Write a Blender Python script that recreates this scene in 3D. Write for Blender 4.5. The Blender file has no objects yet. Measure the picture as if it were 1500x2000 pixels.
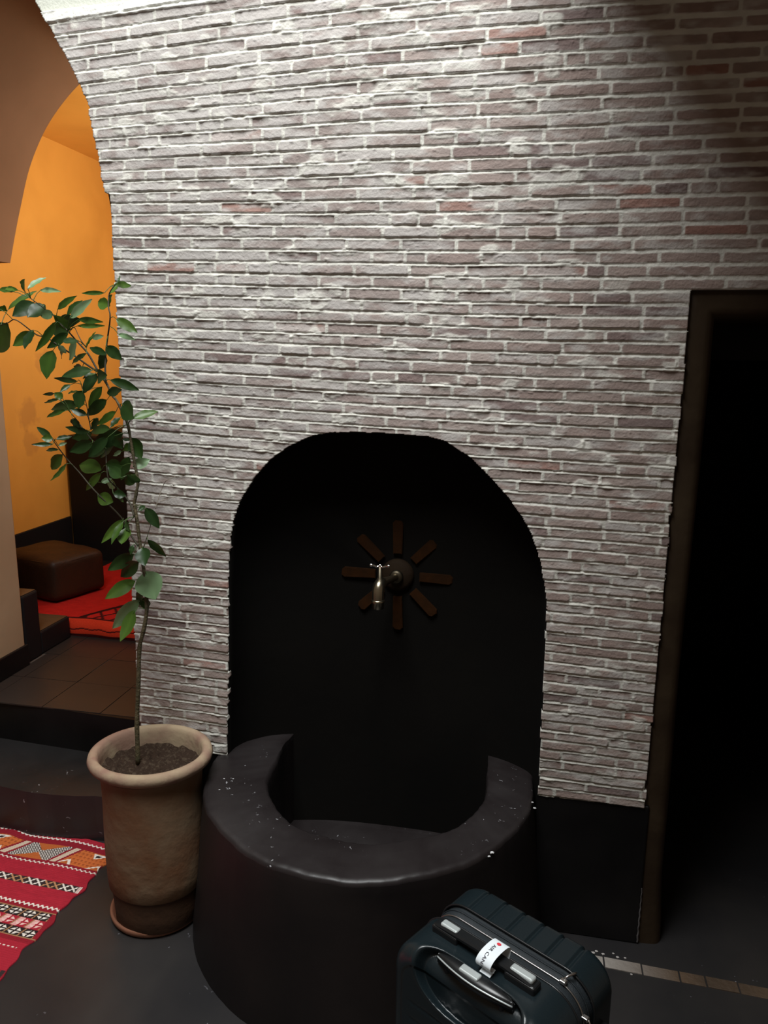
import bpy, bmesh, math, random
import numpy as np
from mathutils import Vector, Matrix
random.seed(11); rng=np.random.default_rng(7)
sc=bpy.context.scene
R=math.radians
# ---------------------------------------------------------------- camera
cd=bpy.data.cameras.new('camera'); cam=bpy.data.objects.new('camera',cd); sc.collection.objects.link(cam)
_f=Vector((-math.sin(R(11))*math.cos(R(11.6)), math.cos(R(11))*math.cos(R(11.6)), -math.sin(R(11.6))))
_r=Vector((math.cos(R(11)),math.sin(R(11)),0)); _u=_r.cross(_f)
_a=R(-0.7); _r2=_r*math.cos(_a)-_u*math.sin(_a); _u2=_u*math.cos(_a)+_r*math.sin(_a)
cam.matrix_world=Matrix(((_r2.x,_u2.x,-_f.x,0),(_r2.y,_u2.y,-_f.y,-1.93684),(_r2.z,_u2.z,-_f.z,1.6),(0,0,0,1)))
cd.sensor_fit='HORIZONTAL'; cd.sensor_width=36; cd.lens=1480/1500*36; cd.clip_start=0.02
sc.camera=cam
# ---------------------------------------------------------------- light, exposure
w=bpy.data.worlds.new('world'); sc.world=w; w.use_nodes=True
w.node_tree.nodes['Background'].inputs[0].default_value=(1.0,0.74,0.53,1)
w.node_tree.nodes['Background'].inputs[1].default_value=0.105
sc.view_settings.view_transform='Standard'; sc.view_settings.look='None'
sc.view_settings.exposure=0; sc.view_settings.gamma=1; sc.view_settings.use_curve_mapping=False
def area(name,loc,target,sx,sy,power,col):
    l=bpy.data.lights.new(name,'AREA'); l.shape='RECTANGLE'; l.size=sx; l.size_y=sy; l.energy=power; l.color=col
    o=bpy.data.objects.new(name,l); sc.collection.objects.link(o); o.location=loc
    o.rotation_euler=(Vector(target)-Vector(loc)).to_track_quat('-Z','Y').to_euler(); return o
area('skylight',(-0.62,-1.35,4.15),(-0.62,-1.2,0),1.3,2.1,178,(0.96,0.985,0.985))
area('back_room_fill',(-1.0,1.75,1.95),(-2.6,1.8,2.85),1.0,0.6,21,(1.0,0.94,0.84))  # unseen light hung inside the room to brighten it; no window there
# ---------------------------------------------------------------- helpers
def link(name,me,parent=None,mat=None,smooth=False,kind=None):
    o=bpy.data.objects.new(name,me); sc.collection.objects.link(o)
    if parent: o.parent=parent
    if mat and not me.materials: me.materials.append(mat)
    if smooth and len(me.polygons): me.polygons.foreach_set('use_smooth',[True]*len(me.polygons))
    if kind: o['kind']=kind
    return o
def mesh(name,vs,fs,**k):
    me=bpy.data.meshes.new(name); me.from_pydata([tuple(map(float,v)) for v in vs],[],[tuple(map(int,f)) for f in fs]); me.update()
    return link(name,me,**k)
def bmo(name,bm,**k):
    me=bpy.data.meshes.new(name); bmesh.ops.recalc_face_normals(bm,faces=bm.faces); bm.to_mesh(me); bm.free(); return link(name,me,**k)
def thing(name,loc,rz,label,cat,group=None):
    o=bpy.data.objects.new(name,None); sc.collection.objects.link(o); o.location=loc; o.rotation_euler=(0,0,rz); o.empty_display_size=.05
    o['label']=label; o['category']=cat
    if group:o['group']=group
    return o
def tag(o,label,cat,group=None,kind=None):
    o['label']=label; o['category']=cat
    if group:o['group']=group
    if kind:o['kind']=kind
    return o
def box(bm,x0,x1,y0,y1,z0,z1,bev=0,seg=2):
    r=bmesh.ops.create_cube(bm,size=1); vs=r['verts']
    bmesh.ops.scale(bm,vec=(x1-x0,y1-y0,z1-z0),verts=vs); bmesh.ops.translate(bm,vec=((x0+x1)/2,(y0+y1)/2,(z0+z1)/2),verts=vs)
    if bev:
        es=list({e for v in vs for e in v.link_edges}); bmesh.ops.bevel(bm,geom=es,offset=bev,segments=seg,affect='EDGES',profile=.5)
def mkbox(name,x0,x1,y0,y1,z0,z1,bev=0,seg=2,**k):
    bm=bmesh.new(); box(bm,x0,x1,y0,y1,z0,z1,bev,seg); return bmo(name,bm,**k)
def tube(bm,pts,rad,n=8,cap=True):
    P=[Vector(p) for p in pts]; rs=rad if isinstance(rad,(list,tuple)) else [rad]*len(P); rings=[]; up=Vector((0.31,.2,.93)).normalized()
    for i,p in enumerate(P):
        t=(P[min(i+1,len(P)-1)]-P[max(i-1,0)]).normalized(); a=t.cross(up)
        if a.length<1e-3: a=t.orthogonal()
        a.normalize(); up=a.cross(t).normalized(); b=up
        rings.append([bm.verts.new(p+(a*math.cos(2*math.pi*k/n)+b*math.sin(2*math.pi*k/n))*rs[i]) for k in range(n)])
    for i in range(len(P)-1):
        for k in range(n): bm.faces.new((rings[i][k],rings[i][(k+1)%n],rings[i+1][(k+1)%n],rings[i+1][k]))
    if cap: bm.faces.new(rings[0][::-1]); bm.faces.new(rings[-1])
def spline(pts,m=6):
    P=[np.array(p,float) for p in pts]; out=[]
    for i in range(len(P)-1):
        p0=P[max(i-1,0)];p1=P[i];p2=P[i+1];p3=P[min(i+2,len(P)-1)]
        for j in range(m):
            t=j/m; out.append(.5*((2*p1)+(-p0+p2)*t+(2*p0-5*p1+4*p2-p3)*t*t+(-p0+3*p1-3*p2+p3)*t**3))
    out.append(P[-1]); return out
def lathe(bm,prof,n=64,cx=0,cy=0,wob=None):
    rings=[]
    for j,(r,z) in enumerate(prof):
        if r<1e-5: rings.append([bm.verts.new((cx,cy,z))]*n); continue
        ring=[]
        for k in range(n):
            a=2*math.pi*k/n; rr=r*(1+(wob(a,z) if wob else 0)); ring.append(bm.verts.new((cx+rr*math.cos(a),cy+rr*math.sin(a),z)))
        rings.append(ring)
    for i in range(len(rings)-1):
        for k in range(n):
            f=[rings[i][k],rings[i][(k+1)%n],rings[i+1][(k+1)%n],rings[i+1][k]]; u=[]
            for v in f:
                if v not in u: u.append(v)
            if len(u)>2: bm.faces.new(u)
def sstep(a,b,x): 
    t=np.clip((x-a)/(b-a),0,1); return t*t*(3-2*t)
def hsh(i,j,s):
    n=(i.astype(np.int64)*374761393+j.astype(np.int64)*668265263+s*974634777)&0x7fffffff
    n=((n^(n>>13))*1274126177)&0x7fffffff; return ((n^(n>>16))&0xffff)/65535.
def vnoise(x,y,s=0):
    i=np.floor(x).astype(np.int64); j=np.floor(y).astype(np.int64); fx=x-i; fy=y-j; fx=fx*fx*(3-2*fx); fy=fy*fy*(3-2*fy)
    return (hsh(i,j,s)*(1-fx)+hsh(i+1,j,s)*fx)*(1-fy)+(hsh(i,j+1,s)*(1-fx)+hsh(i+1,j+1,s)*fx)*fy
def fbm(x,y,s=0,o=3):
    t=0;a=.5
    for k in range(o): t=t+a*vnoise(x*2**k,y*2**k,s+k*17); a*=.5
    return t/(1-.5**o)
def npmesh(name,V,Q,col=None,**k):
    me=bpy.data.meshes.new(name); me.vertices.add(len(V)); me.vertices.foreach_set('co',np.asarray(V,np.float32).ravel())
    Q=np.asarray(Q,np.int32); me.loops.add(Q.size); me.loops.foreach_set('vertex_index',Q.ravel()); me.polygons.add(len(Q))
    me.polygons.foreach_set('loop_start',np.arange(0,Q.size,4,dtype=np.int32)); me.polygons.foreach_set('loop_total',np.full(len(Q),4,np.int32))
    me.update(calc_edges=True)
    if col is not None:
        a=me.color_attributes.new('paint','FLOAT_COLOR','POINT'); c=np.ones((len(V),4),np.float32); c[:,:3]=col; a.data.foreach_set('color',c.ravel())
    return link(name,me,**k)
# ---------------------------------------------------------------- materials
def mat(name,col,rough=.6,metal=0,spec=.5,noise=None,bump=0,bscale=40,coat=0,attr=None,rvar=0,flecks=None,coord='Object',fab=False,trans=0):
    m=bpy.data.materials.new(name); m.use_nodes=True; nt=m.node_tree; N=nt.nodes; Lk=nt.links; b=N['Principled BSDF']
    b.inputs['Base Color'].default_value=(*col,1); b.inputs['Roughness'].default_value=rough; b.inputs['Metallic'].default_value=metal
    b.inputs['Specular IOR Level'].default_value=spec; b.inputs['Coat Weight'].default_value=coat
    if fab: b.inputs['Sheen Weight'].default_value=.3
    tc=N.new('ShaderNodeTexCoord'); c=None
    def nz(sc_,det=4,dist=0):
        n=N.new('ShaderNodeTexNoise'); n.inputs['Scale'].default_value=sc_; n.inputs['Detail'].default_value=det; n.inputs['Distortion'].default_value=dist
        Lk.new(tc.outputs[coord],n.inputs['Vector']); return n
    if attr:
        a=N.new('ShaderNodeVertexColor'); a.layer_name=attr; c=a.outputs['Color']
    if noise:
        sc_,col2,lo,hi=noise; n=nz(sc_,6,.3); r=N.new('ShaderNodeMapRange'); r.inputs['From Min'].default_value=lo; r.inputs['From Max'].default_value=hi
        Lk.new(n.outputs['Fac'],r.inputs['Value']); mx=N.new('ShaderNodeMix'); mx.data_type='RGBA'; Lk.new(r.outputs['Result'],mx.inputs[0])
        if c: Lk.new(c,mx.inputs[6])
        else: mx.inputs[6].default_value=(*col,1)
        mx.inputs[7].default_value=(*col2,1); c=mx.outputs[2]
        if rvar:
            r2=N.new('ShaderNodeMapRange'); r2.inputs['To Min'].default_value=rough-rvar; r2.inputs['To Max'].default_value=rough+rvar
            Lk.new(n.outputs['Fac'],r2.inputs['Value']); Lk.new(r2.outputs['Result'],b.inputs['Roughness'])
    if flecks:
        sc_,th,colf=flecks; n=nz(sc_,3,1.2); r=N.new('ShaderNodeMapRange'); r.inputs['From Min'].default_value=th; r.inputs['From Max'].default_value=th+.03
        Lk.new(n.outputs['Fac'],r.inputs['Value'])
        n2=nz(sc_*.12,2,0); r3=N.new('ShaderNodeMapRange'); r3.inputs['From Min'].default_value=.5; r3.inputs['From Max'].default_value=.6; Lk.new(n2.outputs['Fac'],r3.inputs['Value'])
        mm=N.new('ShaderNodeMath'); mm.operation='MULTIPLY'; Lk.new(r.outputs['Result'],mm.inputs[0]); Lk.new(r3.outputs['Result'],mm.inputs[1])
        mx=N.new('ShaderNodeMix'); mx.data_type='RGBA'; Lk.new(mm.outputs[0],mx.inputs[0])
        if c: Lk.new(c,mx.inputs[6])
        else: mx.inputs[6].default_value=(*col,1)
        mx.inputs[7].default_value=(*colf,1); c=mx.outputs[2]
    if c: Lk.new(c,b.inputs['Base Color'])
    if bump:
        n=nz(bscale,5); bp=N.new('ShaderNodeBump'); bp.inputs['Strength'].default_value=bump; bp.inputs['Distance'].default_value=.01
        Lk.new(n.outputs['Fac'],bp.inputs['Height']); Lk.new(bp.outputs['Normal'],b.inputs['Normal'])
    if trans:
        t=N.new('ShaderNodeBsdfTranslucent'); ms=N.new('ShaderNodeMixShader'); ms.inputs[0].default_value=trans
        if c: Lk.new(c,t.inputs['Color'])
        out=N['Material Output']; Lk.new(b.outputs[0],ms.inputs[1]); Lk.new(t.outputs[0],ms.inputs[2]); Lk.new(ms.outputs[0],out.inputs['Surface'])
    return m
M={}
M['brick']=mat('whitewashed_brick',(.5,.5,.5),.85,attr='paint',spec=.25,bump=.22,bscale=160)
M['plaster_pale']=mat('pale_plaster',(.62,.62,.55),.9,noise=(6,(.5,.5,.44),.3,.7),bump=.2)
M['tad']=mat('black_polished_plaster',(.005,.0045,.0045),.45,spec=.25,noise=(5,(.009,.008,.008),.35,.7),rvar=.1,bump=.12,bscale=14)
M['tad_niche']=mat('matt_black_plaster',(.004,.0035,.003),.8,spec=.12,noise=(3,(.006,.005,.004),.35,.7),bump=.12,bscale=14)
M['tad_side']=mat('shaded_basin_side',(.009,.007,.007),.5,spec=.3,noise=(4,(.014,.010,.009),.35,.7),rvar=.08,bump=.12,bscale=12)  # side darker than the rim: its shade is put into the colour
M['tad_basin']=mat('worn_lit_black_plaster',(.0145,.0110,.0112),.42,spec=.4,noise=(6,(.024,.020,.020),.35,.7),rvar=.1,bump=.15,bscale=16,flecks=(70,.69,(.4,.4,.42)))  # flecks are wear; the tone paler than the side stands for top light
M['tad_floor']=mat('dark_polished_floor',(.017,.0165,.018),.42,spec=.4,noise=(2.2,(.034,.030,.028),.35,.68),rvar=.12,bump=.1,bscale=10,flecks=(45,.72,(.25,.25,.28)))
M['step']=mat('step_plaster',(.014,.013,.013),.4,spec=.4,noise=(4,(.026,.024,.024),.35,.7),rvar=.1,bump=.12,bscale=12,flecks=(40,.7,(.3,.3,.32)))
M['surround']=mat('brown_door_plaster',(.026,.015,.008),.65,spec=.2,noise=(7,(.050,.033,.018),.35,.7),bump=.2,bscale=18)
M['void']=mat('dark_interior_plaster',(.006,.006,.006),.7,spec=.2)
M['orange']=mat('ochre_orange_plaster',(.82,.42,.075),.6,spec=.3,noise=(2.5,(.68,.33,.055),.35,.75),bump=.12,bscale=8)
M['vault']=mat('brown_ochre_plaster',(.38,.20,.09),.7,spec=.2,noise=(3,(.32,.165,.07),.35,.7),bump=.1,bscale=10)
M['beige']=mat('beige_plaster',(.42,.305,.19),.75,spec=.2,noise=(3,(.36,.25,.15),.35,.7),bump=.12,bscale=10)
M['tile']=mat('brown_floor_tile',(.030,.021,.017),.4,spec=.45,noise=(3,(.022,.018,.016),.35,.7),rvar=.1,bump=.08,bscale=14)
M['grout']=mat('tile_grout',(.07,.055,.045),.8)
M['stone']=mat('worn_stone_strip',(.10,.075,.05),.7,attr='paint',bump=.4,bscale=60)
M['terra']=mat('terracotta',(.17,.080,.040),.8,spec=.2,noise=(7,(.22,.155,.095),.38,.68),bump=.25,bscale=30)
M['terra_rim']=mat('terracotta_rim_with_salt_bloom',(.27,.165,.12),.8,spec=.2,noise=(10,(.38,.29,.19),.40,.62),bump=.25,bscale=40)
M['terra_dark']=mat('terracotta_saucer',(.26,.11,.065),.7,spec=.3,noise=(12,(.2,.09,.05),.35,.7),bump=.2)
M['soil']=mat('potting_soil',(.035,.021,.014),.95,spec=.15,noise=(110,(.065,.045,.03),.52,.62),bump=.8,bscale=120)
M['leaf']=mat('citrus_leaf',(.1,.3,.1),.38,spec=.5,attr='paint',trans=.28)
M['bark']=mat('green_brown_bark',(.06,.052,.024),.7,noise=(60,(.13,.10,.05),.35,.7),bump=.4,bscale=150)
M['twig']=mat('dark_twig',(.035,.030,.014),.7)
M['dry']=mat('dry_grey_twig',(.20,.17,.13),.8)
M['brass']=mat('tarnished_brass',(.50,.44,.32),.28,metal=1,noise=(20,(.34,.30,.22),.4,.7))
M['chrome']=mat('bright_chrome',(.9,.88,.85),.12,metal=1)
M['ray']=mat('brown_tile_inlay',(.034,.012,.003),.85,spec=.1,noise=(25,(.022,.009,.003),.35,.7),bump=.2)
M['boss']=mat('dark_brown_boss',(.022,.013,.006),.8,spec=.15,noise=(25,(.02,.011,.006),.35,.7),bump=.2)
M['rug']=mat('woven_wool_rug',(.5,.1,.1),.95,spec=.1,attr='paint',bump=.5,bscale=400)
M['leather']=mat('brown_leather',(.034,.015,.007),.5,spec=.25,noise=(8,(.024,.011,.006),.35,.7),bump=.15,bscale=80)
M['case']=mat('dark_teal_hard_plastic',(.009,.015,.018),.27,spec=.5,bump=.05,bscale=300)
M['case_matt']=mat('black_fabric_gusset',(.014,.019,.023),.6,spec=.4,bump=.25,bscale=500)
M['blk']=mat('black_plastic',(.010,.011,.012),.3,spec=.5)
M['silver']=mat('pale_silver_plastic',(.55,.60,.60),.35,metal=.4)
M['zip']=mat('grey_zip_metal',(.6,.58,.56),.3,metal=1)
M['paper']=mat('white_paper_tag',(.80,.86,.90),.5)
M['ink']=mat('dark_tag_ink',(.03,.03,.05),.6)
M['redink']=mat('red_tag_ink',(.75,.03,.05),.6)
M['rubber']=mat('black_rubber',(.02,.02,.02),.7)
M['bench']=mat('black_bench_plaster',(.007,.007,.008),.6,spec=.3)
M['benchtop']=mat('warm_lit_bench_top',(.085,.048,.022),.5,spec=.4,noise=(8,(.06,.034,.018),.35,.7))  # warm light on the black bench tops, painted as brown
def add_stain(m,spots,col):
    nt=m.node_tree; N=nt.nodes; L=nt.links; b=N['Principled BSDF']; src=b.inputs['Base Color'].links[0].from_socket
    tc=N.new('ShaderNodeTexCoord'); nz=N.new('ShaderNodeTexNoise'); nz.inputs['Scale'].default_value=13; nz.inputs['Detail'].default_value=5; L.new(tc.outputs['Object'],nz.inputs['Vector'])
    for (p,r,s) in spots:
        d=N.new('ShaderNodeVectorMath'); d.operation='DISTANCE'; L.new(tc.outputs['Object'],d.inputs[0]); d.inputs[1].default_value=p
        a=N.new('ShaderNodeMath'); a.operation='MULTIPLY_ADD'; L.new(d.outputs['Value'],a.inputs[0]); a.inputs[1].default_value=-1/r; a.inputs[2].default_value=.62
        c=N.new('ShaderNodeMath'); c.operation='ADD'; L.new(a.outputs[0],c.inputs[0]); L.new(nz.outputs['Fac'],c.inputs[1])
        mr=N.new('ShaderNodeMapRange'); mr.inputs['From Min'].default_value=.52; mr.inputs['From Max'].default_value=.72; mr.inputs['To Max'].default_value=s; L.new(c.outputs[0],mr.inputs['Value'])
        mx=N.new('ShaderNodeMix'); mx.data_type='RGBA'; L.new(mr.outputs['Result'],mx.inputs[0]); L.new(src,mx.inputs[6]); mx.inputs[7].default_value=(*col,1); src=mx.outputs[2]
    L.new(src,b.inputs['Base Color'])
add_stain(M['orange'],[((-2.655,1.86,1.55),.13,.35),((-2.655,1.70,1.28),.15,.45),((-2.655,1.70,1.12),.12,.35)],(.42,.19,.05))
# ---------------------------------------------------------------- brick wall (relief modelled as one surface)
NICHE=[(-.842,.42),(-.838,.55),(-.829,.70),(-.826,.812),(-.822,.95),(-.814,1.06),(-.803,1.144),(-.774,1.215),(-.733,1.276),(-.690,1.323),(-.644,1.356),(-.600,1.380),(-.559,1.396),(-.510,1.402),(-.461,1.404),(-.380,1.404),(-.311,1.401),(-.262,1.398),(-.218,1.388),(-.155,1.350),(-.097,1.296),(-.052,1.248),(-.015,1.200),(.010,1.155),(.029,1.108),(.045,1.045),(.057,.972),(.060,.88),(.062,.75),(.063,.60),(.064,.42)]
ARCHF=[(-1.12,1.925),(-1.133,2.021),(-1.154,2.146),(-1.167,2.226),(-1.194,2.294),(-1.245,2.386),(-1.302,2.478),(-1.36,2.54),(-1.44,2.59),(-1.535,2.61)]
ARCHB=[(-1.95,1.925),(-1.915,2.04),(-1.885,2.129),(-1.84,2.251),(-1.778,2.36),(-1.71,2.442),(-1.62,2.52),(-1.535,2.56)]
def brickwall():
    dx,dz=.0028,.0018
    us=np.arange(-2.03,.95,dx); zs=np.arange(.405,2.72,dz); U,Z=np.meshgrid(us,zs)
    zk=np.array([.45,.55,.82,1.04,1.28,1.45,1.72,1.93,2.10,2.23,2.43])
    Lf=np.array([-.02,-.03,-.035,-.025,-.05,-.055,-.03,-.022,.015,.053,.068])
    Cn=np.array([-.02,-.03,-.03,-.025,-.033,-.033,-.025,-.02,-.005,.01,.025])
    Rt=np.array([-.005,-.02,-.03,-.025,-.02,-.015,-.005,-.003,-.004,-.008,-.02])
    l=np.interp(Z,zk,Lf); c=np.interp(Z,zk,Cn); r=np.interp(Z,zk,Rt)
    S=np.where(U<-.37,l+(c-l)*np.clip((U+1.0)/.63,0,1),c+(r-c)*np.clip((U+.37)/.57,0,1))
    i0=np.argmin(abs(us-.35)); W=np.cumsum(S,axis=1)*dx; W=W-W[:,i0:i0+1]
    V=Z-W
    V=V+.0022*(fbm(U*5,Z*9,3)-.5)*2+.003*(fbm(U*2.2+7,Z*14,5,2)-.5)
    # course number with a pitch that grows with height and slightly to the left
    vv=np.linspace(0,3.2,3000); nn=np.concatenate([[0],np.cumsum((vv[1:]-vv[:-1])/(.0262+.0021*vv[1:]))])
    C=np.interp(V,vv,nn)-np.interp(.42,vv,nn)
    k=np.floor(C).astype(int); fz=C-k; pitch=.0262+.0021*V
    off=np.where(k%2==0,0,.07)+(hsh(k,k*0+3,9)-.5)*.035
    L=.139+(hsh(k,k*0+5,2)-.5)*.006
    x=(U+2.0+off+.003*(fbm(U*3,k*1.0,8,2)-.5))/L; b=np.floor(x).astype(int); fx=x-b
    # some bricks are cut short: an extra joint
    cut=hsh(b,k,31)<.10; cp=.3+.4*hsh(b,k,32)
    cutd=np.where(cut,np.abs(fx-cp)*L,1.)
    right=sstep(.0,.35,U)*sstep(1.5,1.9,Z)           # flush, wide-jointed brickwork at the upper right
    mh=np.where(right>.5,.0048,.0038)+.0016*hsh(b,k,40); 
    d_top=(1-fz)*pitch-mh*.9; d_bot=fz*pitch-mh*.7; dsx=np.minimum(fx,1-fx)*L-.0030; dcx=cutd-.0028
    jag=.0015*(fbm(U*55,Z*75,21,3)-.5)*2
    d=np.minimum(np.minimum(d_top,d_bot),np.minimum(dsx,dcx))+jag*(.6+.8*hsh(b,k,44))
    # round the corners a little
    d=d-.0016*np.exp(-((np.minimum(dsx,dcx)/.004)**2))*np.exp(-((np.minimum(d_top,d_bot)/.004)**2))
    m=sstep(-.0002,.0016,d)
    cutid=np.where(cut&(fx>cp),7,0)
    hb=hsh(b+cutid*131,k,50); 
    rowh=hsh(k,b//3,51)
    wild=(1-right)
    prot=.0022+.0044*wild*(.55*hb+.45*rowh)
    tiltz=(.5-fz)*(.0034*wild)*(.4+hsh(b,k,52))
    tiltx=(fx-.5)*.003*(hsh(b,k,53)-.5)*2*wild
    rough=.0007*(fbm(U*60,Z*110,61,4)-.5)*2
    hbrick=prot+tiltz+tiltx+rough
    ml=np.where(fz<.5,(mh*.7-fz*pitch)/(1.6*mh),(.7*mh+(1-fz)*pitch)/(1.6*mh)); ml=np.clip(ml,0,1); ml=np.where((d_top>0)&(d_bot>0),.85,ml)
    hm=.0006+.0022*wild*(fbm(U*9,Z*30,71,3)-.35)+.0012*(fbm(U*80,Z*90,75,3)-.5)*2+(.0008+.0034*wild*(.3+1.2*fbm(U*7,k*1.7,77,2)))*ml**1.2
    sm=fbm(U*16+4,Z*34,81,3); smear=sstep(.60,.76,sm)*wild   # mortar dragged over the bricks
    hm=hm+smear*.003
    h=hm+(hbrick-hm)*m*(1-.45*smear)
    h=h+.006*(fbm(U*1.3,Z*1.1,91,2)-.5)+ .0035*sstep(.72,.9,fbm(U*90,Z*120,95,2))*wild*.4
    # plaster above the brickwork at upper left
    top=sstep(.0,.003,Z-(2.447+.036*(U+1.28)+.0015*(fbm(U*20,Z*3,99)-.5)))*(U<-.85)
    lastrow=sstep(.0,.002,Z-(2.418+.040*(U+1.28)))*(U<-.78)*(1-top)
    h=h*(1-top)+(-.004)*top; h=h+lastrow*.004
    # colour: the brick itself, its lime wash, the mortar
    t=hsh(b+cutid*131,k,110)[...,None]; t2=hsh(b+cutid*131,k,111)[...,None]
    base=np.array([.245,.172,.148])*(1-t)+np.array([.315,.25,.222])*t
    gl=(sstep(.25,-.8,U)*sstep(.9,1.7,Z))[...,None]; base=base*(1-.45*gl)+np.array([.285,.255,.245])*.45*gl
    base=np.where(t2>.965,np.array([.28,.155,.125]),base); base=np.where(t2<.10,np.array([.17,.115,.105]),base)
    n1=fbm(U*26,Z*70,120,4)[...,None]; base=base*(.78+.44*n1)
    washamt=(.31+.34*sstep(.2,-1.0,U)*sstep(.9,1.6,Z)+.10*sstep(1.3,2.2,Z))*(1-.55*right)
    wn=fbm(U*20+9,Z*48,130,4); wash=np.clip(sstep(.68-.0,.30,wn-.35*(washamt-.4)-.22*(hsh(b,k,112)-.5)),0,1)
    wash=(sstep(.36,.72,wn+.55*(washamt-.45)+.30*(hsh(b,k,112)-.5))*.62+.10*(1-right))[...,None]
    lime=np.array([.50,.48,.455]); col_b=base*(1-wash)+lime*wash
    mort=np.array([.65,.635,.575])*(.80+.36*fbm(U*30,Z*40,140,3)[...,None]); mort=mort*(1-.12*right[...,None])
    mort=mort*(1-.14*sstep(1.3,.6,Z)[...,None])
    mk=(m*(1-.75*smear))[...,None]
    col=mort*(1-mk)+col_b*mk
    col=col*(1-top[...,None])+np.array([.56,.57,.50])*top[...,None]
    lr=lastrow[...,None]; col=col*(1-.75*lr)+np.array([.86,.86,.80])*.75*lr
    # openings
    def inside(poly,u,z):
        r=np.zeros(u.shape,bool); n=len(poly)
        for a in range(n):
            x1,y1=poly[a];x2,y2=poly[(a+1)%n]
            if y1==y2: continue
            cnd=((y1>z)!=(y2>z))&(u<(x2-x1)*(z-y1)/(y2-y1)+x1); r^=cnd
        return r
    ej=.004*(vnoise(U*0+k*3.1,np.full_like(U,2.),201)-.5)+.002*(fbm(U*60,Z*60,205,2)-.5)
    keep=np.ones(U.shape,bool)
    keep&=~inside([(a,b_) for a,b_ in NICHE[:1]]+[(-.842,.3)]+[(.064,.3)]+NICHE[::-1],U+ej*np.sign(U+.39),Z-ej)
    full=[(-1.12,.3),(-1.12,2.009),(-1.132,2.011)]+ARCHF[1:]+[(-3.07-a,b_) for a,b_ in ARCHF[::-1]]+[(-1.95,.3)]
    ul=ej+np.where(Z<2.012,0,-.0)
    keep&=~inside(full,U+ul,Z)
    keep&=~((U<-1.95)&(Z<1.925))
    keep&=~((U+ej>.346-.0)&(Z-ej*.7<1.76))
    keep&=~(Z<.42+W*1.0*.6+.004*(fbm(U*25,Z*0,207)-.5)) 
    Vv=np.stack([U.ravel(),-h.ravel(),Z.ravel()],1); nx=len(us); nz=len(zs)
    idx=np.arange(nx*nz).reshape(nz,nx)
    kf=keep[:-1,:-1]&keep[1:,:-1]&keep[:-1,1:]&keep[1:,1:]
    a=idx[:-1,:-1][kf];b1=idx[:-1,1:][kf];c1=idx[1:,1:][kf];d1=idx[1:,:-1][kf]
    Q=np.stack([a,b1,c1,d1],1)
    # return faces along the cut edges, 30 mm deep
    n0=len(Vv); Vb=Vv.copy(); Vb[:,1]=.016; extra=[]
    P=np.pad(kf,1)
    core=P[1:-1,1:-1]
    def side(mask,i,j):
        if mask.any(): extra.append(np.stack([j[mask],i[mask],i[mask]+n0,j[mask]+n0],1))
    A=idx[:-1,:-1];Bq=idx[:-1,1:];Cq=idx[1:,1:];Dq=idx[1:,:-1]
    side(core&~P[:-2,1:-1],A,Bq); side(core&~P[1:-1,2:],Bq,Cq); side(core&~P[2:,1:-1],Cq,Dq); side(core&~P[1:-1,:-2],Dq,A)
    Q=np.concatenate([Q]+extra)
    AV=np.concatenate([Vv,Vb]); AC=np.concatenate([col.reshape(-1,3)]*2)
    used=np.unique(Q); mp=np.zeros(len(AV),np.int64); mp[used]=np.arange(len(used))
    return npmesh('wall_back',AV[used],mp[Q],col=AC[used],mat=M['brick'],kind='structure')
wall=brickwall()
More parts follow.
